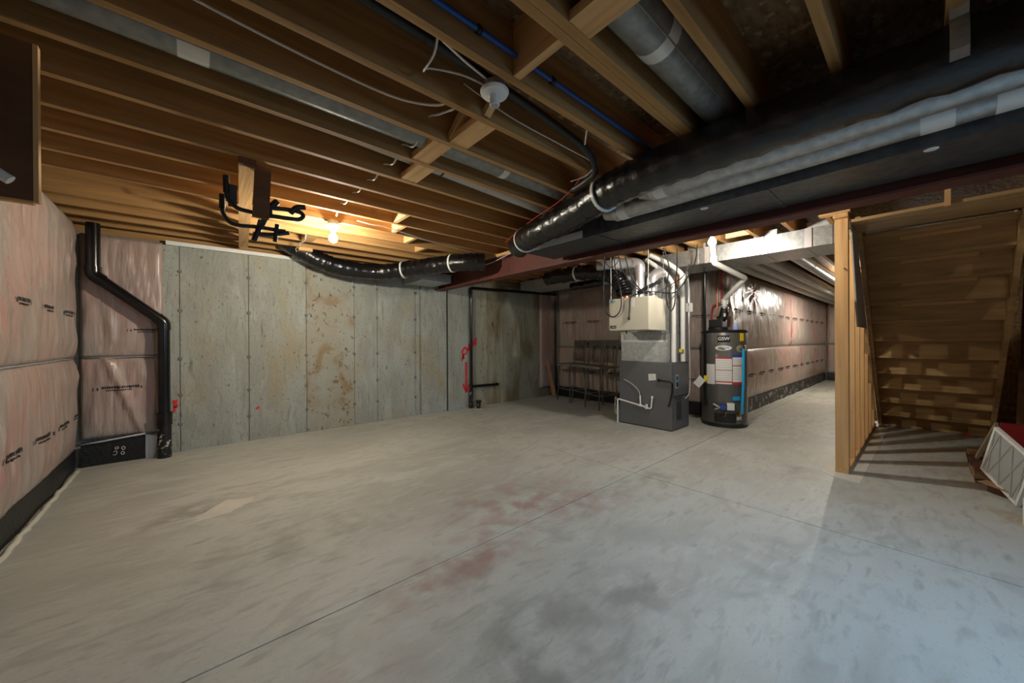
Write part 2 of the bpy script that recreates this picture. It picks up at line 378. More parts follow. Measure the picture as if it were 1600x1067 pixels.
# ------------------------------------------------------------------ insulation blankets
def disp(u, v, U, V, sd, amp=.05):
    e = min(1, v/.16)*min(1, (V-v)/.16); e = math.sqrt(max(0, e))
    eu = math.sqrt(max(0, min(1, u/.06)*min(1, (U-u)/.06)))
    d = amp*e*(.55+.45*noise.noise(Vector((u*1.1, v*1.3, sd))))
    cre = noise.noise(Vector((u*11+.8*noise.noise(Vector((v*1.5, u, sd))), v*.9, sd*2.1)))
    msk = max(0, min(1, .55+1.3*noise.noise(Vector((u*.7, v*1.1, sd*5.1)))))
    rid = max(0, 1-abs(cre)*3.2)**2
    rid2 = max(0, 1-abs(noise.noise(Vector((u*7+v*4.5, v*3-u*2, sd*4.3))))*5)**2
    d += .017*e*rid*msk + .012*rid2*(1-msk)*e
    d += .004*noise.noise(Vector((u*30, v*2.2, sd*3)))
    d += .012*noise.noise(Vector((u*5, v*5, sd*1.3)))*e
    return max(.0, d)*(.25+.75*eu)+.012
def blanket(name, label, o, ud, U, V, nrm, sd, prints=(), group=None, amp=.05, du=.045, tapes=(), base=.09, extra=None):
    """o: lower corner on the wall face; ud: unit vector along; grows V up and bulges along nrm"""
    o = Vector(o); ud = Vector(ud); nrm = Vector(nrm); nu = max(6, int(U/du)); nv = max(6, int(V/(.045 if du > .03 else .03))); bm = bm_new()
    def P(u, v):
        d = disp(u, v, U, V, sd, amp)
        if extra: d += extra(u, v)
        return o + ud*u + Vector((0,0,v)) + nrm*(base+d)
    g = [[bm.verts.new(P(U*i/nu, V*j/nv)) for j in range(nv+1)] for i in range(nu+1)]
    for i in range(nu):
        for j in range(nv): bm.faces.new((g[i][j], g[i+1][j], g[i+1][j+1], g[i][j+1]))
    loop = [g[i][0] for i in range(nu+1)] + [g[nu][j] for j in range(1, nv+1)] + [g[i][nv] for i in range(nu-1, -1, -1)] + [g[0][j] for j in range(nv-1, 0, -1)]
    bk = []
    for v in loop:
        q = v.co - nrm*((v.co-o).dot(nrm)-.002); bk.append(bm.verts.new(q))
    n = len(loop)
    for i in range(n): bm.faces.new((loop[i], loop[(i+1)%n], bk[(i+1)%n], bk[i]))
    bm.faces.new(bk)
    ob = obj(name, bm, 'insulation', None, True)
    tag(ob, label, 'insulation', group)
    # manufacturer print: two lines of small dark lettering between rings, on the film
    for (pu, pv, s) in prints:
        bm = bm_new(); ch = []
        x = 0
        rnd = random.Random(int(pu*100)+int(pv*37))
        while x < .25:
            w = rnd.uniform(.008, .017); ch.append((x, x+w, .006, .028)); x += w+.005
        x = .03
        while x < .2:
            w = rnd.uniform(.006, .012); ch.append((x, x+w, -.018, -.006)); x += w+.004
        ch += [(-.03, -.022, -.008, .02), (.27, .278, -.008, .02), (-.06, -.055, -.012, .02)]
        for (a, b, c, d) in ch:
            q = []
            for (uu, vv) in ((a,c),(b,c),(b,d),(a,d)):
                U_ = pu + (uu-.11)*s; V_ = pv + vv*s
                if not (0 < U_ < U and 0 < V_ < V): q = None; break
                q.append(P(U_, V_)+nrm*.004)
            if q: prism(bm, q, nrm*.001)
        if len(bm.verts): obj('printed_lettering', bm, 'print_ink', ob)
        else: bm.free()
    for (tu, v0, v1) in tapes:
        bm = bm_new(); pp = []
        m_ = 14
        for k in range(m_):
            v = v0+(v1-v0)*k/(m_-1); u = tu+.03*math.sin(k*.5+tu); w = .012+.008*abs(noise.noise(Vector((k*.6, tu, 1))))
            pp.append((P(u-w, v)+nrm*.006, P(u+w, v)+nrm*.006))
        for k in range(m_-1): prism(bm, [pp[k][0], pp[k][1], pp[k+1][1], pp[k+1][0]], nrm*.001)
        obj('red_tape', bm, 'red_tape', ob)
    return ob
SEAMZ = 1.06
blanket('insulation_blanket', 'long upper pink insulation blanket under clear film on the left wall', (-.90,-1.55,SEAMZ), (0,1,0), 6.82, 1.27, (1,0,0), 1.2,
        prints=[(3.0+.58*k, .42-.005*k, 1.0) for k in range(8)], amp=.045, base=.06, du=.02)
blanket('insulation_blanket', 'long lower pink insulation blanket on the left wall above black membrane', (-.90,-1.55,.19), (0,1,0), 6.82, .86, (1,0,0), 5.7,
        prints=[(3.6+.52*k, .33, 1.0) for k in range(7)], amp=.045, base=.06, du=.02)
def fold(u, v):
    return .035*math.exp(-((u*1.0-(.13+.30*(1-v/.9)))/.03)**2) if v < .8 else 0
blanket('insulation_blanket', 'short upper pink blanket behind the bent black drain pipe in the corner', (-.80,5.431,SEAMZ), (1,0,0), .575, 1.20, (0,-1,0), 9.1, prints=[(.45,.26,.8)], amp=.045, du=.025, base=.04)
blanket('insulation_blanket', 'short lower pink blanket with deep creases beside the corner drain pipe', (-.80,5.431,.26), (1,0,0), .575, .79, (0,-1,0), 3.3, prints=[(.25,.48,1.0)], amp=.04, du=.02, base=.04, extra=fold)
blanket('insulation_blanket', 'narrow pink blanket at the end of the concrete wall near the leaning plank', (5.56,5.435,.2), (1,0,0), .46, 2.1, (0,-1,0), 2.2, amp=.03, base=.02)
for nm, y0, L_ in (('behind the bar stools', 3.45, 1.84), ('behind the furnace', 2.0, 1.43)):
    blanket('insulation_blanket', 'upper pink insulation blanket '+nm, (6.10,y0,SEAMZ), (0,1,0), L_, 1.25, (-1,0,0), y0*3, prints=[(.3+.6*k, .5, 1.1) for k in range(3)], amp=.05, base=.05, du=.03)
    blanket('insulation_blanket', 'lower pink insulation blanket '+nm, (6.10,y0,.2), (0,1,0), L_, .85, (-1,0,0), y0*2, prints=[(.4+.6*k, .35, 1.1) for k in range(3)], amp=.05, base=.05, du=.03)
def gath(u, v):
    # gathered film around the red mark
    r = math.hypot((u-1.05)*1.0, v-.95); a = math.atan2(v-.95, u-1.05)
    return .014*math.sin(a*9)*math.exp(-(r/.35)**2)
blanket('insulation_blanket', 'upper pink insulation blanket along the passage wall with red taped slits', (6.04,2.0,SEAMZ), (1,0,0), 7.9, 1.2, (0,-1,0), 11.5,
        prints=[(.3+.62*k, .58, 1.2) for k in range(12)], tapes=[(1.05,.72,1.02),(3.7,.0,1.0),(6.0,.2,.9)], amp=.06, base=.04, du=.03, extra=gath)
blanket('insulation_blanket', 'lower pink insulation blanket along the passage wall beside the water heater', (6.04,2.0,.22), (1,0,0), 7.9, .83, (0,-1,0), 14.5,
        prints=[(.3+.62*k, .38, 1.2) for k in range(12)], tapes=[(4.6,.25,.8),(6.2,.1,.75)], amp=.06, base=.04, du=.03)
blanket('insulation_blanket', 'upper pink insulation blanket on the far end wall of the passage', (13.98,-.5,SEAMZ), (0,1,0), 2.4, 1.2, (-1,0,0), 21.5, amp=.06, base=.04, du=.08, tapes=[(2.0,.1,.9)])
blanket('insulation_blanket', 'lower pink insulation blanket on the far end wall of the passage', (13.98,-.5,.22), (0,1,0), 2.4, .83, (-1,0,0), 23.5, amp=.06, base=.04, du=.08)
# grey strapping between the blanket rows
def strap(name, a, b, m='galv_dull'):
    bm = bm_new(); P = []
    A, B = Vector(a), Vector(b); n = max(4, int((B-A).length/.15))
    for i in range(n+1): p = A.lerp(B, i/n); p.z += .006*noise.noise(Vector((i*.8, a[0], 3))); P.append(p)
    tube(bm, P, .008, 6); return obj(name, bm, m, None, True)
tag(strap('seam_strap', (-.823,-1.5,1.055), (-.823,5.2,1.055)), 'grey strap pinching the blankets of the left wall', 'strap')
tag(strap('seam_strap', (-.79,5.37,1.055), (-.24,5.37,1.055)), 'short grey strap across the corner blanket behind the drain pipe', 'strap')
tag(strap('seam_strap', (6.035,2.0,1.055), (6.035,5.38,1.055), 'seam'), 'dark strap pinching the blankets behind the stools', 'strap')
tag(strap('seam_strap', (6.1,1.945,1.055), (13.9,1.945,1.055), 'seam'), 'dark strap pinching the blankets of the passage wall', 'strap')
# black dimpled drainage membrane at the foot of the walls
def membrane(name, a, b, nrm, h, m='membrane'):
    A, B, nrm = Vector(a), Vector(b), Vector(nrm); Ln = (B-A).length; n = int(Ln/.02); bm = bm_new(); rows = []
    for i in range(n+1):
        p = A.lerp(B, i/n); off = .006*math.sin(i*1.05*math.pi)*(1 if i % 2 else -1)
        hh = h + .015*noise.noise(Vector((i*.05, a[0], a[1])))
        w = .012*noise.noise(Vector((i*.03, 5, a[1])))
        rows.append([bm.verts.new(p+nrm*(.012+off+w)), bm.verts.new(p+nrm*(.016+off+w)+Vector((0,0,hh*.5))), bm.verts.new(p+nrm*(.012+off)+Vector((0,0,hh))), bm.verts.new(p-nrm*.02+Vector((0,0,hh))), bm.verts.new(p-nrm*.02)])
    for i in range(n):
        for k in range(5): bm.faces.new((rows[i][k], rows[i+1][k], rows[i+1][(k+1)%5], rows[i][(k+1)%5]))
    bm.faces.new(rows[0]); bm.faces.new(rows[-1][::-1])
    return struct(obj(name, bm, m))
membrane('baseboard_left', (-.835,-1.55,0), (-.835,5.30,0), (1,0,0), .2)
bl2 = membrane('baseboard_back', (-.80,5.36,0), (-.36,5.36,0), (0,-1,0), .235, 'membrane')
bm = bm_new(); prism(bm, [(-.36,5.345,.0),(-.29,5.35,.0),(-.275,5.345,.22),(-.36,5.342,.25)], (0,.02,0)); obj('film_flap', bm, 'vapour_film', bl2)
bm = bm_new(); tube(bm, [(-.8,5.335,.225),(-.65,5.33,.235),(-.5,5.33,.25),(-.36,5.335,.262)], .008, 6); obj('film_edge', bm, 'vapour_film', bl2, True)
for P_ in ([(-.575,.155),(-.56,.165),(-.55,.15),(-.565,.14),(-.575,.155)],[(-.585,.115),(-.57,.125),(-.56,.11),(-.57,.085),(-.59,.09)],[(-.53,.15),(-.515,.16),(-.505,.14),(-.52,.125),(-.53,.15)],[(-.535,.10),(-.52,.11),(-.51,.09),(-.525,.08),(-.535,.10)]):
    bm = bm_new(); tube(bm, cr([(x,5.327,z) for x, z in P_], 4), .003, 5); obj('chalk_mark', bm, 'vapour_film', bl2, True)
membrane('baseboard_right', (6.02,2.0,0), (6.02,5.40,0), (-1,0,0), .2)
membrane('baseboard_corridor', (6.05,1.935,0), (13.9,1.935,0), (0,-1,0), .22, 'membrane_splash')
membrane('baseboard_far', (13.92,-.5,0), (13.92,1.9,0), (-1,0,0), .22)
# splashed concrete bead along the left wall foot
bm = bm_new()
P = [(-.80+.012*noise.noise(Vector((i*.35,0,0))), -1.5+i*.05, .003) for i in range(136)]
tube(bm, P, [.016+.012*noise.noise(Vector((i*.9,3,0))) for i in range(136)], 6); obj('mortar_bead', bm, 'floor_patch', fl, True)
# ================================================================== STEEL BEAM
t = thing('steel_beam', 'long red-brown steel I-beam under the joists', 'beam', (3.125, 2, 2.04))
bm = bm_new(); Y0, Y1 = -1.7, 5.44
box(bm, 3.05, 3.20, Y0, Y1, 2.04, 2.056); box(bm, 3.05, 3.20, Y0, Y1, 2.295, 2.311); box(bm, 3.119, 3.131, Y0, Y1, 2.056, 2.295)
obj('beam_section', bm, 'steel_red', t)
bx('nailer_plate', 'pine_y', t, 3.05, 3.20, Y0, 5.40, 2.312, JZ-.001)
# ================================================================== LAMPS
def lampholder(t, x, y, zt):
    lt('junction_box', 'galv_dull', t, [(.05, 0), (.05, .035)], (x, y, zt-.002), 8)
    lt('base_plate', 'white_plastic', t, [(.03, -.022), (.06, -.014), (.066, -.004), (.066, .0)], (x, y, zt-.003), 28)
    s = lt('socket', 'white_plastic', t, [(.021, -.06), (.024, -.055), (.024, -.02), (.03, -.012)], (x, y, zt-.008), 24)
    lt('socket_throat', 'grey_print', s, [(.017, -.062), (.017, -.0605)], (x, y, zt-.008), 20)
def bulb(t, x, y, z, m):
    lt('bulb', m, t, [(.004,-.060),(.017,-.056),(.028,-.047),(.0355,-.034),(.038,-.020),(.0355,-.006),(.028,.008),(.019,.021),(.0135,.034)], (x, y, z), 20)
    lt('bulb_cap', 'galv', t, [(.0135,.035),(.0135,.046)], (x, y, z), 16)
t = thing('ceiling_lamp', 'lit bare bulb in white holder close to the back concrete wall', 'lamp', (1.02, 3.70, JZ), group='bare lamp holders')
lampholder(t, 1.02, 3.725, JZ-.034); bulb(t, 1.02, 3.725, JZ-.034-.115, 'bulb_lit1')
t = thing('ceiling_lamp', 'lit bare bulb in white holder behind the steel beam near the duct', 'lamp', (3.95, 1.42, JZ), group='bare lamp holders')
lampholder(t, 3.95, 1.42, JZ-.034); bulb(t, 3.95, 1.42, JZ-.034-.115, 'bulb_lit2')
t = thing('ceiling_lamp', 'lit bare bulb under the passage joists behind the stud wall post', 'lamp', (9.8, .92, JZ), group='bare lamp holders')
lampholder(t, 9.8, .92, JZ-.034); bulb(t, 9.8, .92, JZ-.034-.115, 'bulb_lit3')
t = thing('ceiling_lamp', 'empty white lamp holder without a bulb between joists', 'lamp', (1.06, 1.30, JZ), group='bare lamp holders')
lampholder(t, 1.055, 1.31, JZ-.0)
# ================================================================== DUCTS NEAR THE BEAM
def pipe_with_collars(name, label, cat, a, b, r, m='galv', collars=(), group=None, tape='foil_tape', seamed=True):
    A, B = Vector(a), Vector(b); o = thing(name, label, cat, tuple((A+B)/2), group=group)
    tb('pipe_body', m, o, [A.lerp(B, k/12) for k in range(13)], r, 20)
    d = (B-A).normalized()
    for (s, w) in collars:
        c = A+(B-A)*s; tb('foil_tape_band', tape, o, [c-d*w/2, c+d*w/2], r*1.02, 20)
    if seamed:
        p = Vector((0,0,-1)).cross(d).normalized()*r*.7 + Vector((0,0,-r*.714))
        if abs(d.z) < .5: tb('seam_ridge', m, o, [A+p, B+p], .004, 5)
    return o
g = 'round ducts beside the beam'
o = pipe_with_collars('round_duct', 'galvanised round duct nearest the black flexible duct under the joists', 'duct', (2.30,-1.5,2.205), (2.30,1.20,2.205), .078, collars=((.975,.07),(.45,.02)), group=g)
tb('crimped_end', 'galv_dull', o, [(2.30,1.2,2.205),(2.30,1.28,2.215)], [.07,.055], 16)
o = pipe_with_collars('round_duct', 'galvanised round duct with foil tape bands between two ducts by the beam', 'duct', (2.475,-1.5,2.198), (2.475,1.58,2.198), .078, collars=((.975,.07),(.475,.10),(.41,.09)), group=g)
tb('crimped_end', 'galv_dull', o, [(2.475,1.58,2.198),(2.475,1.67,2.205)], [.07,.055], 16)
t = thing('trunk_duct', 'dark rectangular trunk duct running against the steel beam', 'duct', (2.8, .5, 2.1))
bx('duct_body', 'galv_dark', t, 2.60, 3.03, -1.5, 2.72, 2.10, 2.33)
for y in (-.6, .62, 1.84): bx('drive_cleat', 'galv_dark', t, 2.594, 3.032, y, y+.02, 2.094, 2.332)
for y in (-.02, 1.0):
    lt('hole_plug', 'white_plastic', t, [(.022, -.004), (.026, -.001)], (2.645, y, 2.10), 16)
bx('lit_side_strip', 'foil_tape', t, 2.597, 2.599, 2.0, 2.72, 2.105, 2.17)  # lamp light on the duct's near side, painted as a pale strip in tape colour
def flex(name, label, pts, r, bands=(), sd=0, n=14, cat='duct', rough=.16):
    P = cr(pts, n); o = thing(name, label, cat, tuple(sum(P, Vector())/len(P)))
    rr = [r*(1+.035*math.sin(i*1.9)+.03*noise.noise(Vector((i*.4, sd, 0)))) for i in range(len(P))]
    tb('sleeve', 'black_film', o, P, rr, 22, rough=rough, seed=sd)
    for i in bands:
        i = min(len(P)-2, int(i*(len(P)-1))); d = (P[i+1]-P[i]).normalized()
        tb('clamp_band', 'white_plastic', o, [P[i]-d*.012, P[i]+d*.012], r*1.10, 22)
    return o
o = flex('flexible_duct', 'thick black insulated flexible duct rising from the beam to the right', [(2.62,2.86,2.20),(2.45,2.5,2.20),(2.32,1.95,2.205),(2.17,1.45,2.225),(2.11,1.05,2.23),(2.11,.4,2.23),(2.11,-.3,2.23),(2.11,-1.5,2.23)], .114, bands=(.11,.42), sd=2, rough=.07)
bm = bm_new(); P = [Vector((2.11+.132*math.cos(a), -.08, 2.23+.132*math.sin(a))) for a in [math.radians(90+15*k) for k in range(9)]]
P = [Vector((1.985,-.08,2.40))]+P[3:]
for i in range(len(P)-1): bar(bm, P[i], P[i+1], .002, .045, (0,1,0))
obj('hanger_strap', bm, 'galv', o)
o = flex('flexible_duct', 'black insulated flexible duct sagging below the last joists at the back wall', [(.86,5.20,2.45),(1.02,5.20,2.36),(1.25,5.19,2.255),(1.55,5.17,2.185),(2.0,5.07,2.175),(2.3,4.75,2.21),(2.50,4.35,2.225),(2.68,4.0,2.23),(2.90,3.82,2.235)], .11, bands=(.60,.83), sd=5, rough=.1)
t = thing('duct_boot', 'grey sheet metal boot beside the beam end at the back wall', 'duct', (2.75,4.9,2.1))
bx('boot_body', 'galv_dull', t, 2.50, 2.99, 4.80, 5.38, 2.085, 2.20)
bx('boot_flange', 'galv', t, 2.48, 3.0, 4.78, 5.385, 2.201, 2.207)
# round ducts up in the joist bays
o = pipe_with_collars('round_duct', 'big galvanised round duct high between joists at the top of the picture', 'duct', (-.8,.73,2.455), (2.6,.73,2.455), .09, m='galv_bay', collars=((.66,.07),))
bm = bm_new()
o = pipe_with_collars('round_duct', 'long galvanised round duct in the joist bay with a foil taped joint', 'duct', (-.85,1.99,2.45), (2.75,1.99,2.45), .085, m='galv_bay', collars=((.24,.10),(.70,.05)))
o = pipe_with_collars('round_duct', 'slim pale duct in the joist bay next to the long galvanised one', 'duct', (-.8,2.29,2.52), (2.72,2.33,2.40), .048, m='pvc_grey', collars=(), seamed=False)
tb('band_clamp', 'black_plastic', o, [(1.36,2.3145,2.4464),(1.375,2.3147,2.4459)], .0505, 18); tb('band_clamp', 'galv_dull', o, [(1.75,2.319,2.4331),(1.76,2.319,2.4327)], .05, 18)
# ================================================================== CABLES AND SMALL PIPES IN THE CEILING
def cable(name, label, pts, r, m, n=8, cat='cable', seg=6):
    bm = bm_new(); tube(bm, cr(pts, n), r, seg); o = obj(name, bm, m, None, True); return tag(o, label, cat)
tb_o = tag(tb('blue_pipe', 'blue_pex', None, [(-.8,1.165,2.43),(2.3,1.165,2.43)], .011, 10), 'blue plastic water pipe clipped along a joist', 'pipe')
for x in (.85, 1.28, .3): 
    bm = bm_new(); tube(bm, [(x,1.165,2.43),(x+.02,1.165,2.43)], .017, 8); obj('pipe_clip', bm, 'black_plastic', tb_o, True)
cable('black_conduit', 'thick black hose along the joist bay curving down to the duct', [(-.8,1.33,2.44),(.2,1.33,2.44),(1.0,1.35,2.43),(1.6,1.37,2.40),(1.88,1.385,2.36),(2.02,1.45,2.32),(2.06,1.56,2.30),(2.1,1.7,2.30)], .022, 'rubber_cable', cat='hose', seg=10)
cable('thin_wire', 'thin pale wire hanging alongside the black hose', [(1.0,1.48,2.45),(1.3,1.47,2.40),(1.7,1.44,2.37),(1.95,1.42,2.345),(2.0,1.5,2.31),(1.98,1.62,2.30)], .003, 'white_cable')
cable('white_cable', 'white cable sagging through the bay left of the empty lamp holder', [(-.8,1.62,2.47),(-.2,1.72,2.45),(.1,1.74,2.43),(.45,1.74,2.41),(.75,1.70,2.385),(.93,1.60,2.375),(.98,1.545,2.42)], .006, 'white_cable')
cable('white_cable', 'white cable looping from a joist down to the empty lamp holder', [(.72,1.225,2.44),(.74,1.30,2.36),(.755,1.42,2.36),(.80,1.45,2.41),(.92,1.38,2.40),(1.02,1.33,2.37)], .005, 'white_cable')
cable('white_cable', 'straight white cable meeting the empty lamp holder from the left', [(.70,1.225,2.365),(.86,1.27,2.37),(1.0,1.30,2.375)], .005, 'white_cable')
cable('white_cable', 'short white cable end dropping onto the black hose', [(1.64,1.225,2.40),(1.70,1.28,2.37),(1.78,1.35,2.375)], .005, 'white_cable')
cable('white_cable', 'white cable threaded through the joists toward the lit back bulb', [(1.0,1.57,2.37),(.99,1.7,2.40),(1.0,1.85,2.45),(1.0,2.0,2.36),(.99,2.15,2.42),(1.0,2.3,2.365),(1.0,2.48,2.42),(1.0,2.62,2.37),(1.0,2.8,2.42),(1.0,2.95,2.385),(1.0,3.12,2.42),(1.0,3.28,2.385),(1.0,3.43,2.42),(1.02,3.62,2.37)], .006, 'white_cable')
cable('white_cable', 'white cable running right from the lit bulb toward the flexible duct', [(1.2,3.6,2.36),(1.32,3.55,2.335),(1.5,3.58,2.345),(2.1,3.75,2.342),(2.7,3.86,2.34),(2.9,3.9,2.34)], .005, 'white_cable')
cable('thermostat_wire', 'red wire drooping along the top of the thick black duct', [(1.98,1.55,2.33),(2.05,1.6,2.33),(2.25,1.95,2.335),(2.40,2.4,2.335),(2.55,2.8,2.335),(2.72,3.2,2.33)], .003, 'red_tape')
cable('white_cable', 'white wire lying along the beam top at its left end', [(3.0,4.4,2.25),(3.035,4.1,2.24),(3.035,3.8,2.255),(3.035,3.5,2.30),(3.04,3.3,2.325)], .005, 'white_cable')
# bundle of cable ties / hanging ends by the bulb
cable('cable_ends', 'bundle of loose pale cable ends hanging left of the lit bulb', [(.93,4.40,2.348),(.95,4.55,2.32),(.92,4.7,2.31),(.97,4.85,2.325),(.95,5.0,2.32),(1.0,5.2,2.30),(.98,5.36,2.285)], .006, 'white_cable')
tag(bx('pine_offcut', 'pine_x', None, .98, 1.13, 4.99, 5.08, JZ-.04, JZ-.001), 'small pine block under the joists beside the loose cable ends', 'wood block')
# ================================================================== BICYCLE RACK
bm = bm_new(); bar(bm, (.27,2.83,JZ-.02), (.465,5.28,JZ-.02), .085, .038); tag(obj('ceiling_board', bm, 'pine_y'), 'pine board fixed flat under the joists toward the back wall', 'board')
t = thing('bicycle_rack', 'black bicycle hooks on a dark board hanging from the joists', 'bicycle rack', (.36, 2.87, 2.0))
bm = bm_new(); bar(bm, (.36,2.87,JZ-.001), (.345,2.87,2.01), .088, .038, (0,1,0)); obj('drop_board', bm, 'plywood_dark', t)
bx('top_cleat', 'plywood_dark', t, .225, .315, 2.80, 2.84, JZ-.04, JZ-.001)
Z3 = lambda pts, y: [(x, y, z) for x, z in pts]
tb('hook_arm', 'black_plastic', t, bent(Z3([(.170,2.235),(.172,2.10),(.225,2.05),(.33,2.045),(.412,2.055)], 2.90), .05), .013, 10)
tb('grip_sleeve', 'rubber_cable', t, Z3([(.169,2.245),(.171,2.14)], 2.90), .017, 10)
tb('cradle_loop', 'black_plastic', t, bent(Z3([(.38,2.097),(.412,2.099),(.524,2.113),(.583,2.110),(.603,2.085),(.575,2.055),(.48,2.048),(.38,2.045)], 2.90), .02), .014, 10)
tb('cradle_pad', 'rubber_cable', t, bent(Z3([(.518,2.085),(.55,2.132),(.606,2.146)], 2.885), .02), .018, 10)
tb('cradle_pad', 'rubber_cable', t, Z3([(.402,2.10),(.440,2.146)], 2.885), .021, 10)
tb('pivot', 'black_plastic', t, [(.395,2.89,2.03),(.395,2.89,2.115)], .02, 12)
tb('hook_arm', 'black_plastic', t, bent(Z3([(.156,2.155),(.156,2.04),(.195,1.982),(.25,1.976),(.336,1.988),(.51,1.988)], 3.02), .05), .013, 10)
tb('grip_sleeve', 'rubber_cable', t, Z3([(.156,2.16),(.156,2.07)], 3.02), .017, 10)
tb('cradle_arm', 'black_plastic', t, bent(Z3([(.32,1.935),(.43,1.950),(.53,1.982)], 3.02), .03), .014, 10)
tb('cradle_pad', 'rubber_cable', t, Z3([(.457,2.022),(.443,1.900)], 3.0), .014, 10)
tb('cradle_pad', 'rubber_cable', t, Z3([(.363,2.03),(.345,1.95),(.322,1.885)], 3.0), .018, 10)
tb('rack_stem', 'black_plastic', t, [(.385,2.90,2.05),(.36,3.02,1.985)], .018, 10)
bx('wall_plate', 'furnace_dark', t, .18, .225, 2.905, 2.915, 2.06, 2.2)
# ================================================================== PANEL HANGING AT LEFT
t = thing('drop_panel', 'dark plywood panel hanging below the joists at the left edge', 'panel', (-.64, 2.27, 1.74))
bx('plywood_sheet', 'plywood_dark', t, -.80, -.452, 2.262, 2.29, 1.745, JZ-.002)
bx('lit_edge_strip', 'pine_z', t, -.451, -.438, 2.26, 2.292, 1.742, JZ-.002)  # bulb-lit edge of the sheet, its brightness painted as pale pine
bx('lit_bottom_strip', 'pine_x', t, -.80, -.452, 2.26, 2.292, 1.735, 1.7445)  # bright lower edge of the sheet, light put into the pine colour
tag(tb('pipe_stub', 'pvc', None, [(-.82,2.10,2.02),(-.66,2.10,1.905),(-.468,2.10,1.766)], .017, 12), 'white plastic pipe stub in front of the dark plywood panel', 'pipe')
# ================================================================== BLACK DRAIN PIPES
t = thing('drain_pipe', 'bent black drain pipe in the left corner beside pink insulation', 'pipe', (-.212, 5.28, 0))
Yp = 5.265
tb('upper_pipe', 'abs', t, [(-.70,Yp,2.345),(-.70,Yp,1.90)], .05, 18)
tb('elbow', 'abs', t, bent([(-.70,Yp,1.93),(-.70,Yp,1.85),(-.64,Yp,1.80)], .05), .057, 18)
tb('sloping_pipe', 'abs', t, [(-.66,Yp,1.815),(-.245,Yp,1.44)], .05, 18)
tb('elbow', 'abs', t, bent([(-.27,Yp,1.46),(-.215,Yp,1.41),(-.215,Yp,1.33)], .05), .057, 18)
tb('lower_pipe', 'abs', t, [(-.215,Yp,1.36),(-.215,Yp,.36)], .05, 18)
tb('coupling', 'abs', t, [(-.215,Yp,.46),(-.215,Yp,.34)], .064, 18)
tb('coupling_rim', 'abs', t, [(-.215,Yp,.47),(-.215,Yp,.455)], .069, 18)
tb('foot_pipe', 'abs_dirty', t, [(-.215,Yp,.345),(-.215,Yp,.0)], .057, 18)
t = thing('drain_pipe', 'slim black drain pipe standing at the red-sprayed concrete wall', 'pipe', (3.76, 5.36, 0))
tb('riser', 'abs', t, [(3.765,5.375,2.13),(3.76,5.375,.30)], .025, 14)
tb('foot_pipe', 'abs_dirty', t, [(3.76,5.375,.32),(3.745,5.375,0)], .034, 14)
tb('side_branch', 'abs', t, [(3.77,5.375,.385),(4.36,5.375,.375)], .024, 14); tb('branch_cap', 'abs', t, [(4.33,5.375,.376),(4.375,5.375,.375)], .03, 14)
tb('overhead_pipe', 'abs', t, bent([(3.765,5.375,2.05),(3.765,5.375,2.145),(3.85,5.375,2.15),(5.95,5.3,2.19)], .05), .026, 14)
t = thing('floor_cleanout', 'short black pipe stub with a dirty rim in the floor', 'pipe', (3.80, 5.2, 0))
tb('stub', 'abs_dirty', t, [(3.80,5.21,0),(3.80,5.21,.13)], .04, 16); tb('rim', 'abs', t, [(3.80,5.21,.125),(3.80,5.21,.155)], .05, 16)
bm = bm_new(); lathe(bm, [(.085,0),(.06,.006),(.045,.012)], (3.80,5.21,0), 14); obj('cement_collar', bm, 'floor_patch', t)
# ================================================================== FURNACE
t = thing('furnace', 'dark grey gas furnace standing on the concrete floor', 'furnace', (4.94, 2.57, 0))
bx('cabinet', 'furnace_grey', t, 4.69, 5.20, 2.18, 2.955, .012, .90, bev=.008)
bx('plinth', 'furnace_dark', t, 4.70, 5.19, 2.19, 2.945, 0, .013)
p = bx('access_panel', 'furnace_grey', t, 4.72, 5.17, 2.170, 2.182, .05, .44, bev=.004)
bx('access_panel', 'furnace_grey', t, 4.72, 5.17, 2.170, 2.182, .46, .87, bev=.004)
for k in range(9): bx('louvre', 'furnace_dark', p, 4.80, 4.93, 2.164, 2.171, .14+.028*k, .155+.028*k)
bx('panel_gap', 'furnace_dark', t, 4.70, 5.19, 2.174, 2.181, .443, .457)
bx('handle', 'furnace_dark', t, 4.76, 4.95, 2.155, 2.171, .42, .436)
bx('sight_glass', 'lens_dark', t, 4.78, 4.84, 2.163, 2.172, .58, .72); bx('sight_frame', 'galv_dull', t, 4.765, 4.855, 2.166, 2.1705, .56, .74)
bx('gas_valve_badge', 'cyan_tube', t, 4.78, 4.85, 2.162, 2.169, .64, .67)
bm = bm_new(); prism(bm, [(4.688,2.505,.735),(4.688,2.40,.745),(4.688,2.395,.66),(4.688,2.50,.645)], (-.001,0,0)); obj('paper_label', bm, 'white_paper', t)
bm = bm_new()
for k in range(3): box(bm, 4.6855, 4.687, 2.42, 2.48, .715-.02*k, .719-.02*k)
obj('label_print', bm, 'grey_print', t)
tb('gas_pipe', 'abs', t, bent([(4.675,2.335,.66),(4.66,2.335,.66),(4.66,2.24,.655),(4.66,2.16,.65),(4.66,2.16,.52),(4.66,2.20,.36),(4.66,2.215,.33)], .03), .012, 10)
tb('gas_cap', 'abs', t, [(4.66,2.345,.645),(4.66,2.345,.68)], .018, 10)
dr = tb('drain_line', 'pvc', t, bent([(4.665,2.97,.0),(4.665,2.97,.335),(4.665,2.955,.345),(4.665,2.62,.295)], .01), .011, 12)
tb('drain_tee', 'pvc', dr, [(4.665,2.63,.296),(4.665,2.59,.292)], .017, 12); tb('drain_riser', 'pvc', dr, [(4.665,2.61,.30),(4.665,2.615,.43)], .011, 12)
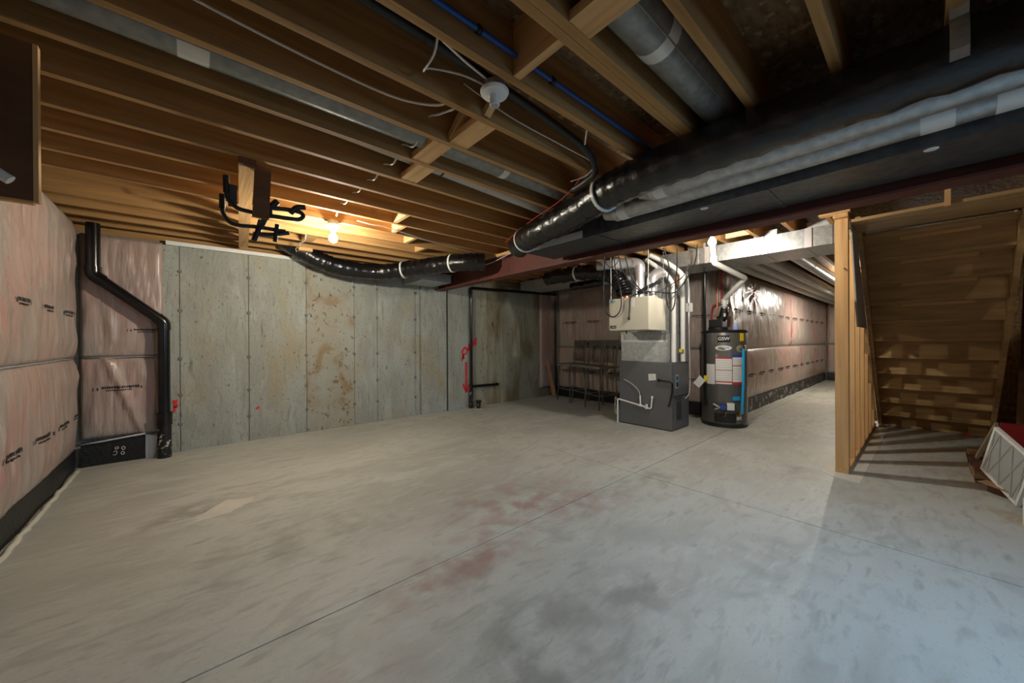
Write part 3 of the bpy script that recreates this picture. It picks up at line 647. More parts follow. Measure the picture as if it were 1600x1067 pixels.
tb('drain_trap', 'pvc', dr, bent([(4.665,2.61,.293),(4.665,2.55,.285),(4.665,2.54,.27),(4.665,2.47,.27),(4.665,2.455,.28),(4.665,2.44,.42)], .02), .011, 12)
tb('drain_cap', 'pvc', dr, [(4.665,2.52,.26),(4.665,2.52,.32)], .017, 12); tb('drain_cap', 'pvc', dr, [(4.665,2.44,.41),(4.665,2.44,.44)], .017, 12)
tb('condensate_tube', 'pvc_grey', dr, cr([(4.665,2.615,.43),(4.665,2.64,.50),(4.67,2.74,.58),(4.68,2.86,.63),(4.685,2.88,.635)]), .005, 6)
tb('coiled_tube', 'pvc_grey', dr, cr([(4.67,2.99,.33),(4.70,3.03,.36),(4.74,3.06,.28),(4.72,3.05,.16),(4.68,3.01,.12),(4.67,2.995,.2)]), .005, 6)
t2 = thing('plenum', 'galvanised sheet metal plenum box on top of the furnace', 'duct', (4.94, 2.56, .902))
bx('coil_case', 'galv_dull', t2, 4.71, 5.17, 2.262, 2.93, .902, 1.31)
bx('upper_plenum', 'galv_dull', t2, 4.84, 5.16, 2.275, 2.88, 1.313, 2.15)
bx('flange', 'galv', t2, 4.70, 5.18, 2.255, 2.94, 1.28, 1.312)
bx('corner_strip', 'galv', t2, 4.706, 4.7095, 2.262, 2.30, .905, 1.279)
bx('foil_tape', 'foil_tape', t2, 4.7065, 4.7095, 2.25, 2.93, 1.17, 1.2)
bx('side_strip', 'white_plastic', t2, 4.70, 4.706, 2.885, 2.93, 1.18, 1.279)
# big trunk duct beyond the beam
t = thing('trunk_duct', 'bright galvanised rectangular trunk duct behind the lit bulb', 'duct', (5.1, 1.4, 2.153))
bx('duct_body', 'galv', t, 4.80, 5.42, .56, 2.92, 2.153, JZ-.003)
for y in (.62, .83, 1.20, 1.55, 1.90): 
    bx('drive_cleat', 'galv', t, 4.792, 5.425, y-.012, y+.012, 2.149, JZ-.0025)
for y in (.80, 1.78): bx('hanger_strap', 'galv_bright', t, 4.788, 4.7915, y-.03, y+.03, 2.149, JZ-.002)
for k, y in enumerate((.72, 1.2, 1.95)):
    bx('takeoff', 'galv_dull', t, 4.9, 5.2, y-.11, y+.11, JZ-.002, JZ+.08)
# round ducts down the passage
g = 'round ducts along the passage'
for y, lab in ((1.70,'closest to the pink passage wall'),(1.52,'second from the pink passage wall'),(1.34,'third from the pink passage wall'),(1.05,'set apart and brightest')):
    o = pipe_with_collars('passage_duct', 'galvanised round duct under the passage joists, '+lab, 'duct', (5.43,y,2.235), (13.6,y,2.235), .078, m='galv' if y < 1.1 else 'galv_pale', collars=((.12,.03),(.3,.03),(.5,.03)), group=g, tape='galv_pale')
# ================================================================== HEAT RECOVERY VENTILATOR
t = thing('ventilator_unit', 'cream air exchanger box hanging in front of the plenum', 'air exchanger', (4.41, 2.51, 1.32))
bx('case', 'beige_enamel', t, 4.20, 4.63, 2.23, 2.795, 1.325, 1.742, bev=.006)
bx('front_door', 'beige_enamel', t, 4.192, 4.2005, 2.235, 2.79, 1.33, 1.738, bev=.003)
bx('energy_sticker', 'energy_blue', t, 4.1905, 4.1925, 2.735, 2.77, 1.69, 1.725); bx('sticker_text', 'grey_print', t, 4.1905, 4.1925, 2.70, 2.73, 1.692, 1.723)
bx('maker_plate', 'furnace_dark', t, 4.189, 4.1925, 2.685, 2.775, 1.352, 1.392, bev=.0015)
bm = bm_new()
for k in range(6): box(bm, 4.1875, 4.189, 2.695+.009*k, 2.7015+.009*k, 1.366, 1.378)
obj('maker_lettering', bm, 'grey_print', t)
bx('clear_label', 'white_paper', t, 4.1905, 4.1925, 2.42, 2.47, 1.62, 1.73)
bx('drain_spout', 'black_plastic', t, 4.30, 4.315, 2.60, 2.612, 1.285, 1.324)
lt('collar', 'copper', t, [(.075,0),(.075,.045)], (4.40,2.68,1.742), 20); lt('collar', 'galv_bright', t, [(.07,0),(.07,.04)], (4.40,2.47,1.742), 20); lt('collar', 'galv_bright', t, [(.065,0),(.065,.03)], (4.44,2.315,1.742), 20)
for (x, y) in ((4.22,2.25),(4.22,2.78),(4.61,2.25)): tb('hanging_chain', 'galv_dull', t, [(x,y,1.74),(x,y,JZ-.002)], .004, 6)
o = thing('metal_duct', 'shiny silver duct rising from the air exchanger and elbowing left', 'duct', (4.40, 2.47, 1.78))
tb('riser', 'galv_bright', o, [(4.40,2.47,1.775),(4.40,2.47,2.10)], .066, 20); tb('elbow', 'galv_bright', o, bent([(4.40,2.47,2.08),(4.40,2.47,2.19),(4.36,2.56,2.215),(4.30,2.70,2.22)], .06), .072, 20)
tb('taped_joint', 'foil_tape', o, [(4.30,2.70,2.22),(4.27,2.77,2.22)], .075, 20); tb('end_pipe', 'galv_dull', o, [(4.27,2.77,2.22),(4.2,2.98,2.22)], .066, 20)
o = thing('metal_duct', 'short silver elbow duct at the right of the air exchanger', 'duct', (4.44, 2.315, 1.775))
tb('riser', 'galv_bright', o, [(4.44,2.315,1.775),(4.44,2.315,1.9)], .062, 20); tb('elbow', 'galv_bright', o, bent([(4.44,2.315,1.88),(4.44,2.315,2.0),(4.52,2.29,2.06),(4.62,2.28,2.07)], .07), .066, 20)
flex('flexible_duct', 'crinkled black flexible duct arching up from the air exchanger', [(4.40,2.68,1.79),(4.39,2.70,1.90),(4.37,2.78,2.03),(4.35,2.95,2.13),(4.35,3.2,2.19),(4.36,3.6,2.21),(4.4,4.1,2.22)], .105, bands=(.78,), sd=9, rough=.2)
flex('flexible_duct', 'short black flexible duct behind the beam with a pale sleeve', [(4.75,3.25,2.10),(4.74,3.4,2.095),(4.72,3.65,2.085),(4.7,3.85,2.08)], .062, sd=12)
tag(tb('metal_sleeve', 'galv_pale', None, [(4.75,3.24,2.10),(4.75,3.0,2.10),(4.86,2.885,2.10)], .052, 18), 'short dull metal sleeve beside the plenum top', 'duct')
t = thing('return_duct', 'dull grey boxed duct under the joists toward the back wall', 'duct', (5.1, 4.1, 2.19))
bx('duct_body', 'galv_dull', t, 4.85, 5.45, 2.96, 5.25, 2.19, JZ-.003); bx('drive_cleat', 'galv_dull', t, 4.845, 5.455, 4.0, 4.02, 2.186, JZ-.0025)
# white vent pipes of the furnace
o = thing('vent_pipe', 'white plastic vent pipe from the furnace top bending left to the ceiling', 'pipe', (4.80, 2.205, .905))
tb('pipe', 'pvc', o, bent([(4.80,2.205,.905),(4.80,2.205,1.94),(4.76,2.30,2.10),(4.66,2.52,2.30)], .07), .03, 14); tb('coupling', 'pvc', o, [(4.80,2.205,1.80),(4.80,2.205,1.87)], .037, 14)
o = thing('vent_pipe', 'white plastic vent pipe behind it with the outer bend near the trunk duct', 'pipe', (5.05, 2.195, .9))
tb('pipe', 'pvc', o, bent([(5.05,2.195,.905),(5.05,2.195,1.8),(4.74,2.075,1.93),(4.74,2.06,2.04),(4.70,2.22,2.20),(4.62,2.44,2.335)], .06), .03, 14); tb('coupling', 'pvc', o, [(4.74,2.065,1.98),(4.74,2.06,2.05)], .037, 14)
vb = tb('valve_body', 'brass', o, [(5.02,2.19,1.02),(5.02,2.19,1.07)], .02, 10); bx('valve_lever', 'yellow_label', o, 4.985, 5.0, 2.18, 2.215, 1.03, 1.075)
tag(tb('copper_line', 'copper', None, bent([(4.80,2.15,1.93),(4.80,2.16,2.06),(4.79,2.12,2.11)], .03), .022, 10), 'wrapped brown copper line between the white vent pipes', 'pipe')
bx_o = thing('switch_box', 'small grey switch box beside the white vent pipes', 'switch', (5.1, 2.12, 1.6))
bx('box', 'pvc_grey', bx_o, 5.08, 5.13, 2.095, 2.165, 1.58, 1.70, bev=.004); bx('toggle', 'white_plastic', bx_o, 5.072, 5.0795, 2.12, 2.135, 1.62, 1.65)
tag(bx('sheet_metal_strip', 'galv', None, 5.12, 5.15, 2.15, 2.178, .905, 2.14), 'tall narrow metal strip beside the white vent pipes', 'metal strip')
# loose black cables around the air exchanger
cable('power_cable', 'black cable hanging in a wide loop over the air exchanger front', [(4.12,2.80,2.33),(4.12,2.83,1.9),(4.15,2.83,1.62),(4.15,2.74,1.51),(4.15,2.64,1.53),(4.15,2.585,1.64),(4.16,2.60,1.85),(4.15,2.66,2.1),(4.10,2.66,2.33)], .0085, 'rubber_cable')
cable('power_cable', 'black cable dangling with a plug in front of the exchanger door', [(4.42,2.20,1.80),(4.3,2.28,1.80),(4.2,2.42,1.77),(4.178,2.475,1.72),(4.178,2.485,1.6),(4.178,2.495,1.49)], .008, 'rubber_cable')
cable('power_cable', 'black cable slanting from the beam down to the white pipes', [(4.05,2.48,2.33),(4.08,2.44,2.1),(4.15,2.38,1.9),(4.18,2.30,1.81),(4.30,2.18,1.79),(4.6,2.10,1.80),(4.65,1.98,1.95),(4.6,1.85,2.14),(4.5,1.78,2.33)], .008, 'rubber_cable')
cable('power_cable', 'black cable dropping in a narrow loop beside the exchanger', [(4.35,2.12,2.33),(4.45,2.10,2.1),(4.5,2.16,1.85),(4.55,2.17,1.66),(4.57,2.13,1.57),(4.58,2.09,1.66),(4.58,2.08,1.85),(4.45,2.0,2.1),(4.35,1.95,2.33)], .008, 'rubber_cable')
bx_pl = bx('cable_plug', 'black_plastic', None, 4.168, 4.188, 2.483, 2.507, 1.455, 1.492, bev=.004); tag(bx_pl, 'black plug at the end of the dangling exchanger cable', 'plug')
cable('power_cable', 'black cable crossing the silver riser toward the small elbow', [(4.08,2.58,2.33),(4.12,2.55,2.1),(4.2,2.46,1.92),(4.28,2.36,1.80),(4.32,2.27,1.79)], .007, 'rubber_cable')
cable('power_cable', 'black cable from the trunk duct to the cable knot', [(4.70,1.96,2.148),(4.66,2.02,2.0),(4.5,2.16,1.86),(4.4,2.24,1.80)], .006, 'rubber_cable')
tag(tb('wrapped_bundle', 'rubber_cable', None, [(4.20,2.385,1.79),(4.26,2.27,1.86),(4.34,2.15,1.93)], .022, 8), 'thick wrapped black cable bundle above the exchanger corner', 'cable')
cable('power_cable', 'thin black cables hanging below the steel beam', [(3.02,2.05,2.08),(3.02,2.06,1.98),(3.02,2.0,1.90),(3.02,1.93,1.92),(3.02,1.9,2.0),(3.02,1.89,2.09)], .004, 'rubber_cable')
cable('signal_wire', 'pale thin wire running down beside the furnace pipes', [(5.0,2.12,2.148),(5.0,2.08,1.80),(5.0,2.09,1.4),(5.0,2.085,1.0),(5.0,2.08,.7),(4.95,2.07,.5),(4.9,2.1,.42)], .004, 'white_cable')
# ================================================================== WATER HEATER
HX, HY, HR = 5.70, 1.90, .285
t = thing('water_heater', 'grey gas water heater with warning labels beside the furnace', 'water heater', (HX, HY, 0)); t.scale = (1, 1, 1.025)
lt('tank', 'tank_grey', t, [(HR-.004,.035),(HR,.05),(HR,1.27),(HR-.004,1.28)], (HX,HY,0), 48)
lt('base_ring', 'black_plastic', t, [(HR-.01,0),(HR+.006,.004),(HR+.008,.045),(HR+.001,.052)], (HX,HY,0), 48)
lt('top_cap', 'black_plastic', t, [(HR+.002,1.262),(HR+.006,1.27),(HR+.006,1.285),(HR-.015,1.30),(.05,1.305)], (HX,HY,0), 48)
dirc = Vector((-HX,-HY,0)).normalized(); a0 = math.atan2(dirc.y, dirc.x)
def on_tank(name, m, parent, s0, s1, z0, z1, off=.002, poly=None):
    """curved label on the tank; s = metres along the circumference, + to the viewer's right"""
    bm = bm_new(); n = 8; g_ = []
    for k in range(n+1):
        a = a0 + (s0+(s1-s0)*k/n)/HR
        g_.append([bm.verts.new((HX+(HR+o_)*math.cos(a), HY+(HR+o_)*math.sin(a), z)) for z, o_ in ((z0,off),(z1,off),(z1,-.003),(z0,-.003))])
    for k in range(n):
        for j in range(4): bm.faces.new((g_[k][j], g_[k+1][j], g_[k+1][(j+1)%4], g_[k][(j+1)%4]))
    bm.faces.new(g_[0]); bm.faces.new(g_[-1][::-1])
    return obj(name, bm, m, parent)
def tankp(s, z, off=0):
    a = a0+s/HR; return Vector((HX+(HR+off)*math.cos(a), HY+(HR+off)*math.sin(a), z))
b = on_tank('brand_plate', 'black_plastic', t, -.075, .075, 1.135, 1.225, .003)
def text_on(body, size, loc, normal, m, parent, name='lettering', ext=.001, bold=0):
    c = bpy.data.curves.new('t', 'FONT'); c.body = body; c.size = size; c.align_x = 'CENTER'; c.align_y = 'CENTER'; c.extrude = ext; c.offset = bold
    to = bpy.data.objects.new('t', c); COL.objects.link(to)
    dg = bpy.context.evaluated_depsgraph_get(); me = bpy.data.meshes.new_from_object(to.evaluated_get(dg))
    bpy.data.objects.remove(to); bpy.data.curves.remove(c)
    n = Vector(normal).normalized(); u = Vector((0,0,1)).cross(n).normalized(); v = n.cross(u)
    org = ORG[parent.name]
    for vt in me.vertices:
        vt.co = Vector(loc) + u*vt.co.x + v*vt.co.y + n*vt.co.z - org
    me.materials.clear(); me.materials.append(MATS[m]); o = bpy.data.objects.new(name, me); COL.objects.link(o); o.parent = parent; ORG[o.name] = org
    return o
text_on('GSW', .062, tankp(0, 1.18, .011), dirc, 'white_plastic', b, bold=.0012)
bm = bm_new(); c0 = tankp(-.005, 1.06, .004); n_ = dirc; u_ = Vector((0,0,1)).cross(n_).normalized()
bend = lambda s, z, off: tankp(s, z, off)
bm.faces.new([bm.verts.new(bend(.10*math.cos(a)-.005, 1.06+.034*math.sin(a), .004)) for a in [2*math.pi*k/28 for k in range(28)]])
ov = obj('oval_badge', bm, 'white_plastic', t)
bm = bm_new()
for k in range(9): prism(bm, [bend(-.07+.015*k, 1.052, .005), bend(-.06+.015*k, 1.052, .005), bend(-.058+.015*k, 1.07, .005), bend(-.068+.015*k, 1.07, .005)], n_*.001)
obj('badge_lettering', bm, 'grey_print', ov)
on_tank('yellow_tag', 'yellow_label', t, .205, .275, 1.15, 1.255, .002)
lb = on_tank('warning_label', 'white_paper', t, -.10, .095, .58, .93, .002)
on_tank('label_header', 'red_print', lb, -.10, .095, .915, .935, .003); on_tank('label_line', 'red_print', lb, -.10, .095, .76, .767, .003); on_tank('label_line', 'red_print', lb, -.10, .095, .60, .617, .003)
for k in range(10): on_tank('label_text', 'grey_print', lb, -.09, .085, .885-.028*k, .891-.028*k, .0025)
lb = on_tank('warning_label', 'white_paper', t, .105, .285, .58, .96, .002)
on_tank('label_header', 'blue_print', lb, .105, .285, .935, .975, .003); on_tank('label_line', 'red_print', lb, .105, .285, .82, .83, .003); on_tank('label_header', 'red_print', lb, .105, .285, .575, .61, .003)
for k in range(10): on_tank('label_text', 'grey_print', lb, .115, .275, .90-.028*k, .905-.028*k, .0025)
on_tank('rating_label', 'white_paper', t, -.235, -.11, .57, .84, .0018)
on_tank('access_cover', 'tank_grey', t, -.09, .09, .33, .45, .004)
on_tank('burner_door', 'black_plastic', t, -.115, .14, .07, .185, .012)
on_tank('small_sticker', 'white_paper', t, .155, .225, .11, .155, .002)
on_tank('side_sticker', 'white_paper', t, .29, .345, 1.02, 1.10, .002)
on_tank('side_sticker', 'white_paper', t, .37, .40, .28, .54, .002)
bm = bm_new(); bm.faces.new([bm.verts.new(bend(.205+.055*math.cos(a), 1.05+.05*math.sin(a), .003)) for a in [2*math.pi*k/20 for k in range(20)]]); obj('valve_rosette', bm, 'galv_dull', t)
tb('relief_valve', 'brass', t, [tankp(.205,1.06,0), tankp(.205,1.06,.07)], .017, 12)
tb('relief_tube', 'cyan_tube', t, [tankp(.205,1.05,.06), tankp(.205,.6,.055), tankp(.19,.20,.05)], .018, 12)
bx_p = tankp(.13,.39,.02); on_tank('tube_tag', 'cyan_tube', t, .10, .19, .37, .42, .02)
gv = thing  # gas control group
on_tank('gas_control', 'furnace_dark', t, -.04, .13, .21, .31, .05)
tb('control_dial', 'blue_print', t, [tankp(-.01,.285,.04), tankp(-.01,.285,.09)], .036, 16)
on_tank('control_label', 'white_paper', t, .03, .105, .245, .335, .052)
tb('drain_valve', 'brass', t, [tankp(.16,.20,0), tankp(.16,.20,.07)], .018, 12)
for (a_, b_) in (((-.115,.31),(-.04,.27)), ((-.10,.24),(-.04,.27))): tb('gas_fitting', 'galv_dull', t, [tankp(a_[0],a_[1],.04), tankp(b_[0],b_[1],.045)], .012, 10)
tb('burner_tube', 'brass', t, cr([tankp(.0,.24,.04), tankp(.02,.20,.045), tankp(.0,.15,.02)]), .005, 8)
tb('draught_hood', 'black_plastic', t, [(HX-.03,HY+.06,1.30),(HX-.03,HY+.06,1.34)], .13, 18)
bx('blower_box', 'black_plastic', t, HX-.12, HX+.08, HY-.02, HY+.16, 1.34, 1.45, bev=.012)
tb('blower_neck', 'black_plastic', t, bent([(HX-.03,HY+.05,1.44),(HX-.03,HY-.0,1.47),(HX-.03,HY-.02,1.56)], .03), .058, 18)
tb('outlet_collar', 'black_plastic', t, [(HX-.03,HY-.02,1.54),(HX-.03,HY-.02,1.62)], .05, 18); tb('collar_band', 'galv', t, [(HX-.03,HY-.02,1.60),(HX-.03,HY-.02,1.612)], .052, 18)
on_l = bx('blower_label', 'white_paper', t, HX-.093, HX-.089, HY-.055, HY-.03, 1.485, 1.53)
tag(tb('gas_pipe', 'abs', None, bent([(5.42,2.045,2.32),(5.42,2.045,.36),(5.44,2.03,.30)], .03), .016, 12), 'black iron gas pipe running down in front of the water heater', 'pipe')
gp = bpy.data.objects['gas_pipe']
o = thing('gas_shutoff', 'yellow-handled brass shutoff valve on the black gas pipe', 'valve', (5.42, 2.045, .62))
tb('valve_body', 'brass', o, [(5.42,2.045,.60),(5.42,2.045,.68)], .024, 12); bx('handle', 'yellow_label', o, 5.385, 5.393, 2.01, 2.05, .63, .70)
bm = bm_new(); prism(bm, [(5.375,2.10,.70),(5.375,2.03,.625),(5.372,2.11,.52),(5.372,2.19,.585)], (-.002,0,0)); tag(obj('paper_tag', bm, 'white_paper'), 'white paper tag tied to the gas shutoff valve', 'tag')
o = thing('spray_bottle', 'small bottle of pale blue liquid standing on the water heater', 'bottle', tuple(tankp(.20,1.30,-.06)))
c_ = tankp(.20,0,-.07); lt('bottle_body', 'pale_blue_liquid', o, [(.034,1.302),(.036,1.31),(.036,1.38),(.028,1.40)], c_, 18); lt('bottle_cap', 'white_plastic', o, [(.026,1.40),(.024,1.43),(.014,1.435)], c_, 16)
bx('trigger', 'white_plastic', o, c_.x-.012, c_.x+.012, c_.y-.028, c_.y-.012, 1.42, 1.455)
bpy.data.objects['spray_bottle'].location.z += .032
o = thing('vent_pipe', 'white plastic zigzag vent pipe rising from the water heater to the bulb', 'pipe', (5.67, 1.88, 1.6))
V_ = bent([(HX-.03,HY-.02,1.645),(HX-.03,HY-.02,1.77),(5.35,1.53,1.99),(4.68,1.665,2.115),(4.68,1.68,JZ-.003)], .04)
tb('pipe', 'pvc', o, V_, .033, 16)
for (p_, q_) in (((HX-.03,HY-.02,1.70),(HX-.03,HY-.02,1.77)), ((4.68,1.667,2.12),(4.68,1.668,2.19))): tb('coupling', 'pvc', o, [p_, q_], .041, 16)
for x_, y_, z_, l_, m_ in ((5.9,2.12,2.3,'red water pipe dropping behind the water heater','red_print'),):
    tag(tb('water_pipe', m_, None, bent([(5.92,2.0,2.30),(5.92,2.0,1.75),(5.92,2.12,1.72),(5.85,2.12,1.60),(5.82,2.08,1.335)], .03), .011, 10), l_, 'pipe')
tag(tb('water_pipe', 'copper', None, [(5.9,2.04,2.3),(5.88,2.06,1.336)], .011, 10), 'copper water pipe rising behind the water heater blower', 'pipe')
tag(tb('water_pipe', 'galv_dull', None, [(5.93,2.25,2.34),(5.93,2.25,.02)], .012, 10), 'thin grey pipe standing behind the furnace and heater', 'pipe')
# ================================================================== STUD WALL UNDER THE STAIR
def zline(x): return 2.33-.95*(x-4.72)
t = thing('stud_wall', 'pine stud wall with a full height end post under the stair', 'stud wall', (5.6, .495, 0))
SY0, SY1 = .45, .54
bx('bottom_plate', 'pine_x', t, 4.355, 7.05, SY0, SY1, .004, .04)
bx('end_post', 'pine_z', t, 4.36, 4.398, SY0, SY1, .041, JZ-.08)
bx('stud', 'pine_z', t, 4.402, 4.44, SY0, SY1, .041, JZ-.08)
for k in range(1, 7):
    x = 4.40+.4*k; z = min(JZ-.08, zline(x+.038)-.058)
    if z > .1: bx('stud', 'pine_z', t, x, x+.038, SY0, SY1, .041, z)
bm = bm_new(); prism(bm, [(4.79,.438,2.262),(7.10,.438,.07),(7.06,.438,.07),(4.79,.438,2.215)], (0,.102,0)); obj('light_stop_plate', bm, 'pine_x', t)  # added plate, stops passage lamp light leaking over the cut studs
bx('top_plate', 'pine_x', t, 4.30, 4.78, SY0-.005, SY1+.005, JZ-.079, JZ-.042); bx('top_plate', 'pine_y', t, 4.28, 4.36, SY0-.02, SY1+.1, JZ-.041, JZ-.003)
bm = bm_new(); prism(bm, [(4.445,.449,2.27),(4.76,.449,2.27),(5.76,.449,1.32),(4.93,.449,1.32)], (0,-.0115,0)); obj('drywall_offcut', bm, 'drywall', t)
bm = bm_new(); prism(bm, [(4.30,.63,.0),(4.20,.55,.0),(4.14,.36,.0),(7.0,.33,.0),(7.0,.60,.0)], (0,0,.003)); obj('sill_film', bm, 'floor_patch', t)
tb('nail', 'seam', t, bent([(4.358,.478,1.835),(4.35,.474,1.805),(4.345,.46,1.80),(4.345,.447,1.80)], .01), .0025, 6)
# ================================================================== STAIRCASE
t = thing('staircase', 'wooden stair with closed risers seen from below', 'stairs', (6.0, -.03, 0))
SA, SB = -.50, .43
for y in (SA-.038, SB-.03):
    bm = bm_new()
    prism(bm, [(4.70,y,2.345),(7.15,y,.02),(7.42,y,.02),(4.98,y,2.345)], (0,.036,0)); obj('stringer', bm, 'stair_ply', t)
RX = lambda i: 4.72+(2.33+.06-.2*(i-1))/.95
for i in range(1, 12):
    x = RX(i); z0 = .2*(i-1)+(.005 if i == 1 else 0); z1 = .2*i-.026
    bx('riser', 'stair_ply', t, x-.018, x, SA, SB-.032, z0, z1)
    bx('tread', 'stair_ply', t, x-.235, x+.025, SA, SB-.032, z1, .2*i)
    if i > 7:
        bx('glue_block', 'pine_y', t, x-.045, x-.019, -.32, .16, z1-.028, z1-.001)
bx('landing', 'stair_ply', t, 4.36, 4.96, SA-.02, SB+.0, 2.225, 2.25)
bx('carpet_edge', 'red_tape', t, 7.0, 7.03, -.36, -.31, .035, .06)
tag(bx('wood_block', 'pine_z', None, 4.345, 4.383, -.13, -.10, 2.215, JZ-.003), 'short pine cleat hanging above the stair underside', 'wood block')
# side partition right of the stair with leftover boards
bm = bm_new(); bar(bm, (6.2,-.66,.01), (6.6,-.76,1.9), .14, .03, (1,0,0)); tag(obj('leaning_board', bm, 'plywood_dark'), 'dark board leaning in the gap right of the stair', 'board')
bm = bm_new(); bar(bm, (5.6,-.63,.01), (6.1,-.69,1.6), .09, .038, (1,0,0)); tag(obj('leaning_board', bm, 'drywall'), 'pale grey strip leaning in the gap right of the stair', 'board')
t = thing('side_studs', 'dark stud partition at the right edge behind the air filter', 'stud wall', (5.6,-.9,0))
for k in range(6): bx('stud', 'joist_z', t, 4.9+.4*k, 4.938+.4*k, -.95, -.86, .04, JZ-.01)
bx('bottom_plate', 'joist_x', t, 4.88, 7.0, -.95, -.86, 0, .039)
bx('sheathing', 'osb', t, 4.88, 7.0, -.972, -.951, 0, JZ-.01)
bx('sheathing', 'osb', t, 7.001, 10.2, -.972, -.951, 0, JZ-.01)
bx('sheathing', 'osb', t, 7.6, 7.62, -.95, .42, 0, JZ-.01)
# ================================================================== THINGS AT THE RIGHT EDGE
t = thing('cardboard_carton', 'low dark brown carton with open flaps under the air filter', 'box', (4.66,-.5,0))
ca, cb = Vector((4.68,-.318,0)), Vector((4.50,-.47,0)); cu = (cb-ca).normalized(); cv = Vector((-cu.y, cu.x, 0)); cv = cv if cv.x > 0 else -cv
def cbox(bm, u0, u1, v0, v1, z0, z1):
    prism(bm, [ca+cu*u0+cv*v0+Vector((0,0,z0)), ca+cu*u1+cv*v0+Vector((0,0,z0)), ca+cu*u1+cv*v1+Vector((0,0,z0)), ca+cu*u0+cv*v1+Vector((0,0,z0))], (0,0,z1-z0))
for (nm_, a_) in (('carton_base',(0,.44,0,.30,0,.006)),('carton_side',(0,.44,0,.006,.006,.085)),('carton_side',(0,.44,.294,.30,.006,.085)),('carton_side',(0,.006,.006,.294,.006,.085)),('carton_side',(.434,.44,.006,.294,.006,.085))):
    bm = bm_new(); cbox(bm, *a_); obj(nm_, bm, 'cardboard_dark', t)
bm = bm_new(); q = [ca+Vector((0,0,.086)), ca+cu*.44+Vector((0,0,.086)), ca+cu*.42-cv*.07+Vector((0,0,.07)), ca+cu*.0-cv*.07+Vector((0,0,.072))]; prism(bm, q, (0,0,.004)); obj('flap', bm, 'cardboard', t)
bm = bm_new(); q = [ca+Vector((0,0,.086)), ca+cv*.30+Vector((0,0,.086)), ca+cv*.30-cu*.08+Vector((0,0,.13)), ca-cu*.085+Vector((0,0,.125))]; prism(bm, q, (0,0,.004)); obj('flap', bm, 'cardboard', t)
t = thing('parquet_bundle', 'stack of reddish brown wood pieces lying behind the carton', 'wood stack', (5.3,-.45,0))
for k in range(3):
    for q_ in range(3):
        x0_ = 4.88+.012*k+.29*q_
        bx('plank', ('cardboard_dark','cardboard','cardboard_dark')[(k+q_)%3], t, x0_, x0_+.286, -.62, -.272+.008*((k+q_)%2), .001+.036*k, .036+.036*k)
bm = bm_new(); bar(bm, (5.38,-.31,.112), (5.27,-.41,.45), .02, .075, (1,0,0)); tag(obj('leaning_offcut', bm, 'tan_board'), 'pale wood offcut leaning on the stack near the stair foot', 'wood offcut')
bm = bm_new(); prism(bm, [(4.90,-.335,.112),(4.86,-.40,.52),(4.86,-.85,.52),(4.90,-.8,.112)], (.05,0,0)); tag(obj('red_folder', bm, 'red_card'), 'flat red box standing behind the white air filter', 'box')
# pleated air filter leaning on the carton
T0 = Vector((4.60,-.357,.525)); L0 = Vector((4.74,-.30,.165)); 
e1 = (L0-T0); s1 = .40; e1 = e1.normalized()
e2 = Vector((-.33,-.132,-.127)); e2 = (e2-e1*e2.dot(e1)).normalized(); nf = e1.cross(e2).normalized()
if nf.x > 0: nf = -nf
t = thing('air_filter', 'white pleated furnace filter with crossed wires leaning on the carton', 'air filter', tuple(L0))
SZ = .40
def fp(a, b, c=0): return T0+e1*a+e2*b+nf*c
bm = bm_new(); nP = 34
rows = []
for k in range(nP*2+1):
    b_ = .02+(SZ-.04)*k/(nP*2); c_ = .008 if k % 2 else -.006
    rows.append((bm.verts.new(fp(.02,b_,c_)), bm.verts.new(fp(SZ-.02,b_,c_)), bm.verts.new(fp(.02,b_,c_-.004)), bm.verts.new(fp(SZ-.02,b_,c_-.004))))
for k in range(nP*2):
    p_, q_ = rows[k], rows[k+1]; bm.faces.new((p_[0],p_[1],q_[1],q_[0])); bm.faces.new((p_[2],q_[2],q_[3],p_[3]))
obj('pleated_media', bm, 'filter_media', t)
for (a, b, c, d) in ((0,.02,0,SZ),(SZ-.02,SZ,0,SZ),(.02,SZ-.02,0,.02),(.02,SZ-.02,SZ-.02,SZ)):
    bm = bm_new(); prism(bm, [fp(a,c,-.012), fp(b,c,-.012), fp(b,d,-.012), fp(a,d,-.012)], nf*.024); obj('frame_strip', bm, 'white_paper', t)
for k in (-1, 0, 1, 2):
    for sgn in (1, -1):
        c = SZ/2 + (k-.5)*.13*1.0
        pts = []
        for u in (0, 1):
            a = .012 + u*(SZ-.024); b_ = (c + sgn*(a-SZ/2)*.35)
            b_ = max(.012, min(SZ-.012, b_)); pts.append(fp(a, b_, .0105))
        bm = bm_new(); bar(bm, pts[0], pts[1], .006, .002, tuple(nf)); obj('support_strip', bm, 'grey_print', t)
t = thing('plastic_jug', 'white plastic jug on the floor at the right edge of the picture', 'jug', (3.97,-.475,0))
lt('jug_body', 'white_plastic', t, [(.066,0),(.072,.01),(.072,.17),(.055,.22),(.03,.245)], (3.97,-.48,0), 20); lt('jug_cap', 'white_plastic', t, [(.022,.246),(.022,.275),(.018,.28)], (3.97,-.48,0), 16)
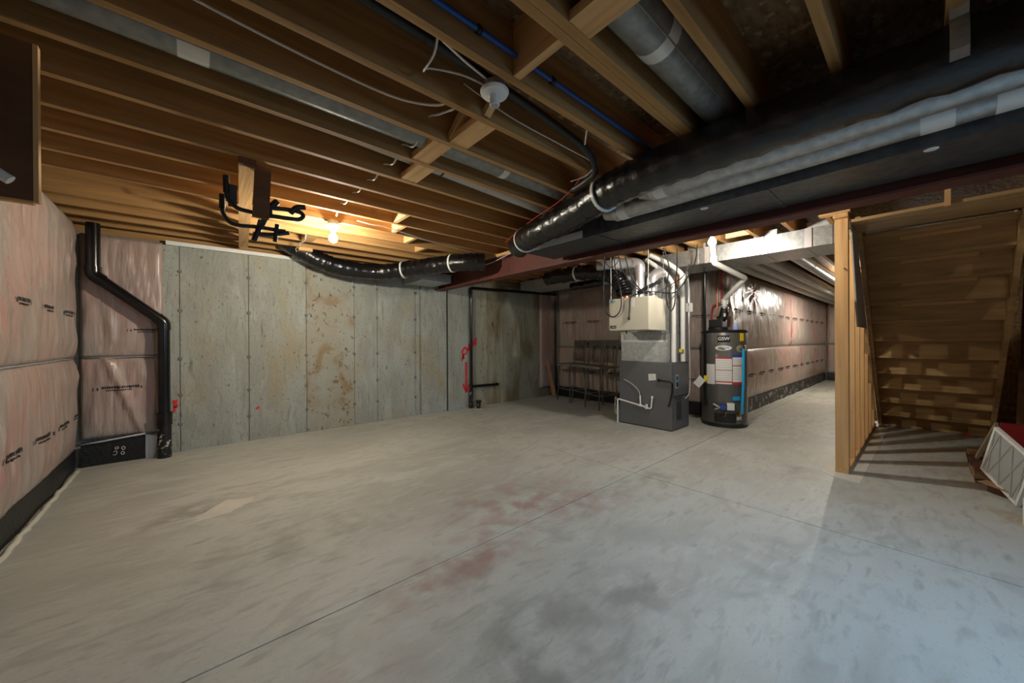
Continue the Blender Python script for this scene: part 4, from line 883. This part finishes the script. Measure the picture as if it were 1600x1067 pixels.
# ================================================================== BAR STOOLS
def make_stool(label):
    t = thing('bar_stool', label, 'stool', (0,0,0), 0, 'bar stools by the pink wall')
    bm = bm_new(); bevel_box(bm, -.21, .20, -.205, .205, .70, .745, .015); obj('seat', bm, 'stool_seat', t, local=True)
    for sx in (-1, 1):
        for sy in (-1, 1):
            bm = bm_new(); tube(bm, [(sx*.165, sy*.165, .70), (sx*.205, sy*.2, 0)], .011, 8); obj('leg', bm, 'stool_metal', t, True, True)
    for (a, b) in (((-1,-1),(1,-1)), ((1,-1),(1,1)), ((1,1),(-1,1)), ((-1,1),(-1,-1))):
        bm = bm_new(); tube(bm, [(a[0]*.192, a[1]*.188, .24), (b[0]*.192, b[1]*.188, .24)], .008, 8); obj('footrest_bar', bm, 'stool_metal', t, True, True)
    for sy in (-1, 1):
        bm = bm_new(); tube(bm, cr([(.18, sy*.165, .70), (.195, sy*.17, .9), (.235, sy*.185, 1.19)]), .012, 8); obj('back_post', bm, 'stool_metal', t, True, True)
    bm = bm_new(); box(bm, .218, .243, -.185, .185, 1.10, 1.20); obj('top_rail', bm, 'stool_metal', t, local=True)
    bm = bm_new(); box(bm, .19, .208, -.172, .172, .80, .825); obj('lower_rail', bm, 'stool_metal', t, local=True)
    for k in range(7):
        y = -.135+.045*k
        bm = bm_new(); tube(bm, [(.199, y, .825), (.23, y, 1.10)], .007, 6); obj('spindle', bm, 'stool_metal', t, True, True)
    return t
def copy_tree(o, parent=None):
    c = o.copy(); COL.objects.link(c)
    if parent: c.parent = parent
    for ch in list(o.children): copy_tree(ch, c)
    return c
st = make_stool('dark metal bar stool nearest the furnace')
for i, (x, y, rz, lab) in enumerate(((5.45,3.80,-.28,'dark metal bar stool nearest the furnace'),(5.62,4.24,-.25,'dark metal bar stool in the middle of three'),(5.71,4.68,-.22,'dark metal bar stool farthest from the furnace'))):
    o = st if i == 0 else copy_tree(st)
    o.location = (x, y, 0); o.rotation_euler = (0,0,rz); o['label'] = lab
bm = bm_new(); bar(bm, (5.80,5.22,.012), (5.72,5.36,.80), .10, .03, (1,0,0)); tag(obj('leaning_plank', bm, 'cardboard'), 'brown plank leaning in the corner left of the bar stools', 'plank')

for o_ in bpy.data.objects:
    if o_.name.split('.')[0] in ('printed_lettering','label_print','maker_lettering','badge_lettering','lettering'): o_['kind'] = 'stuff'
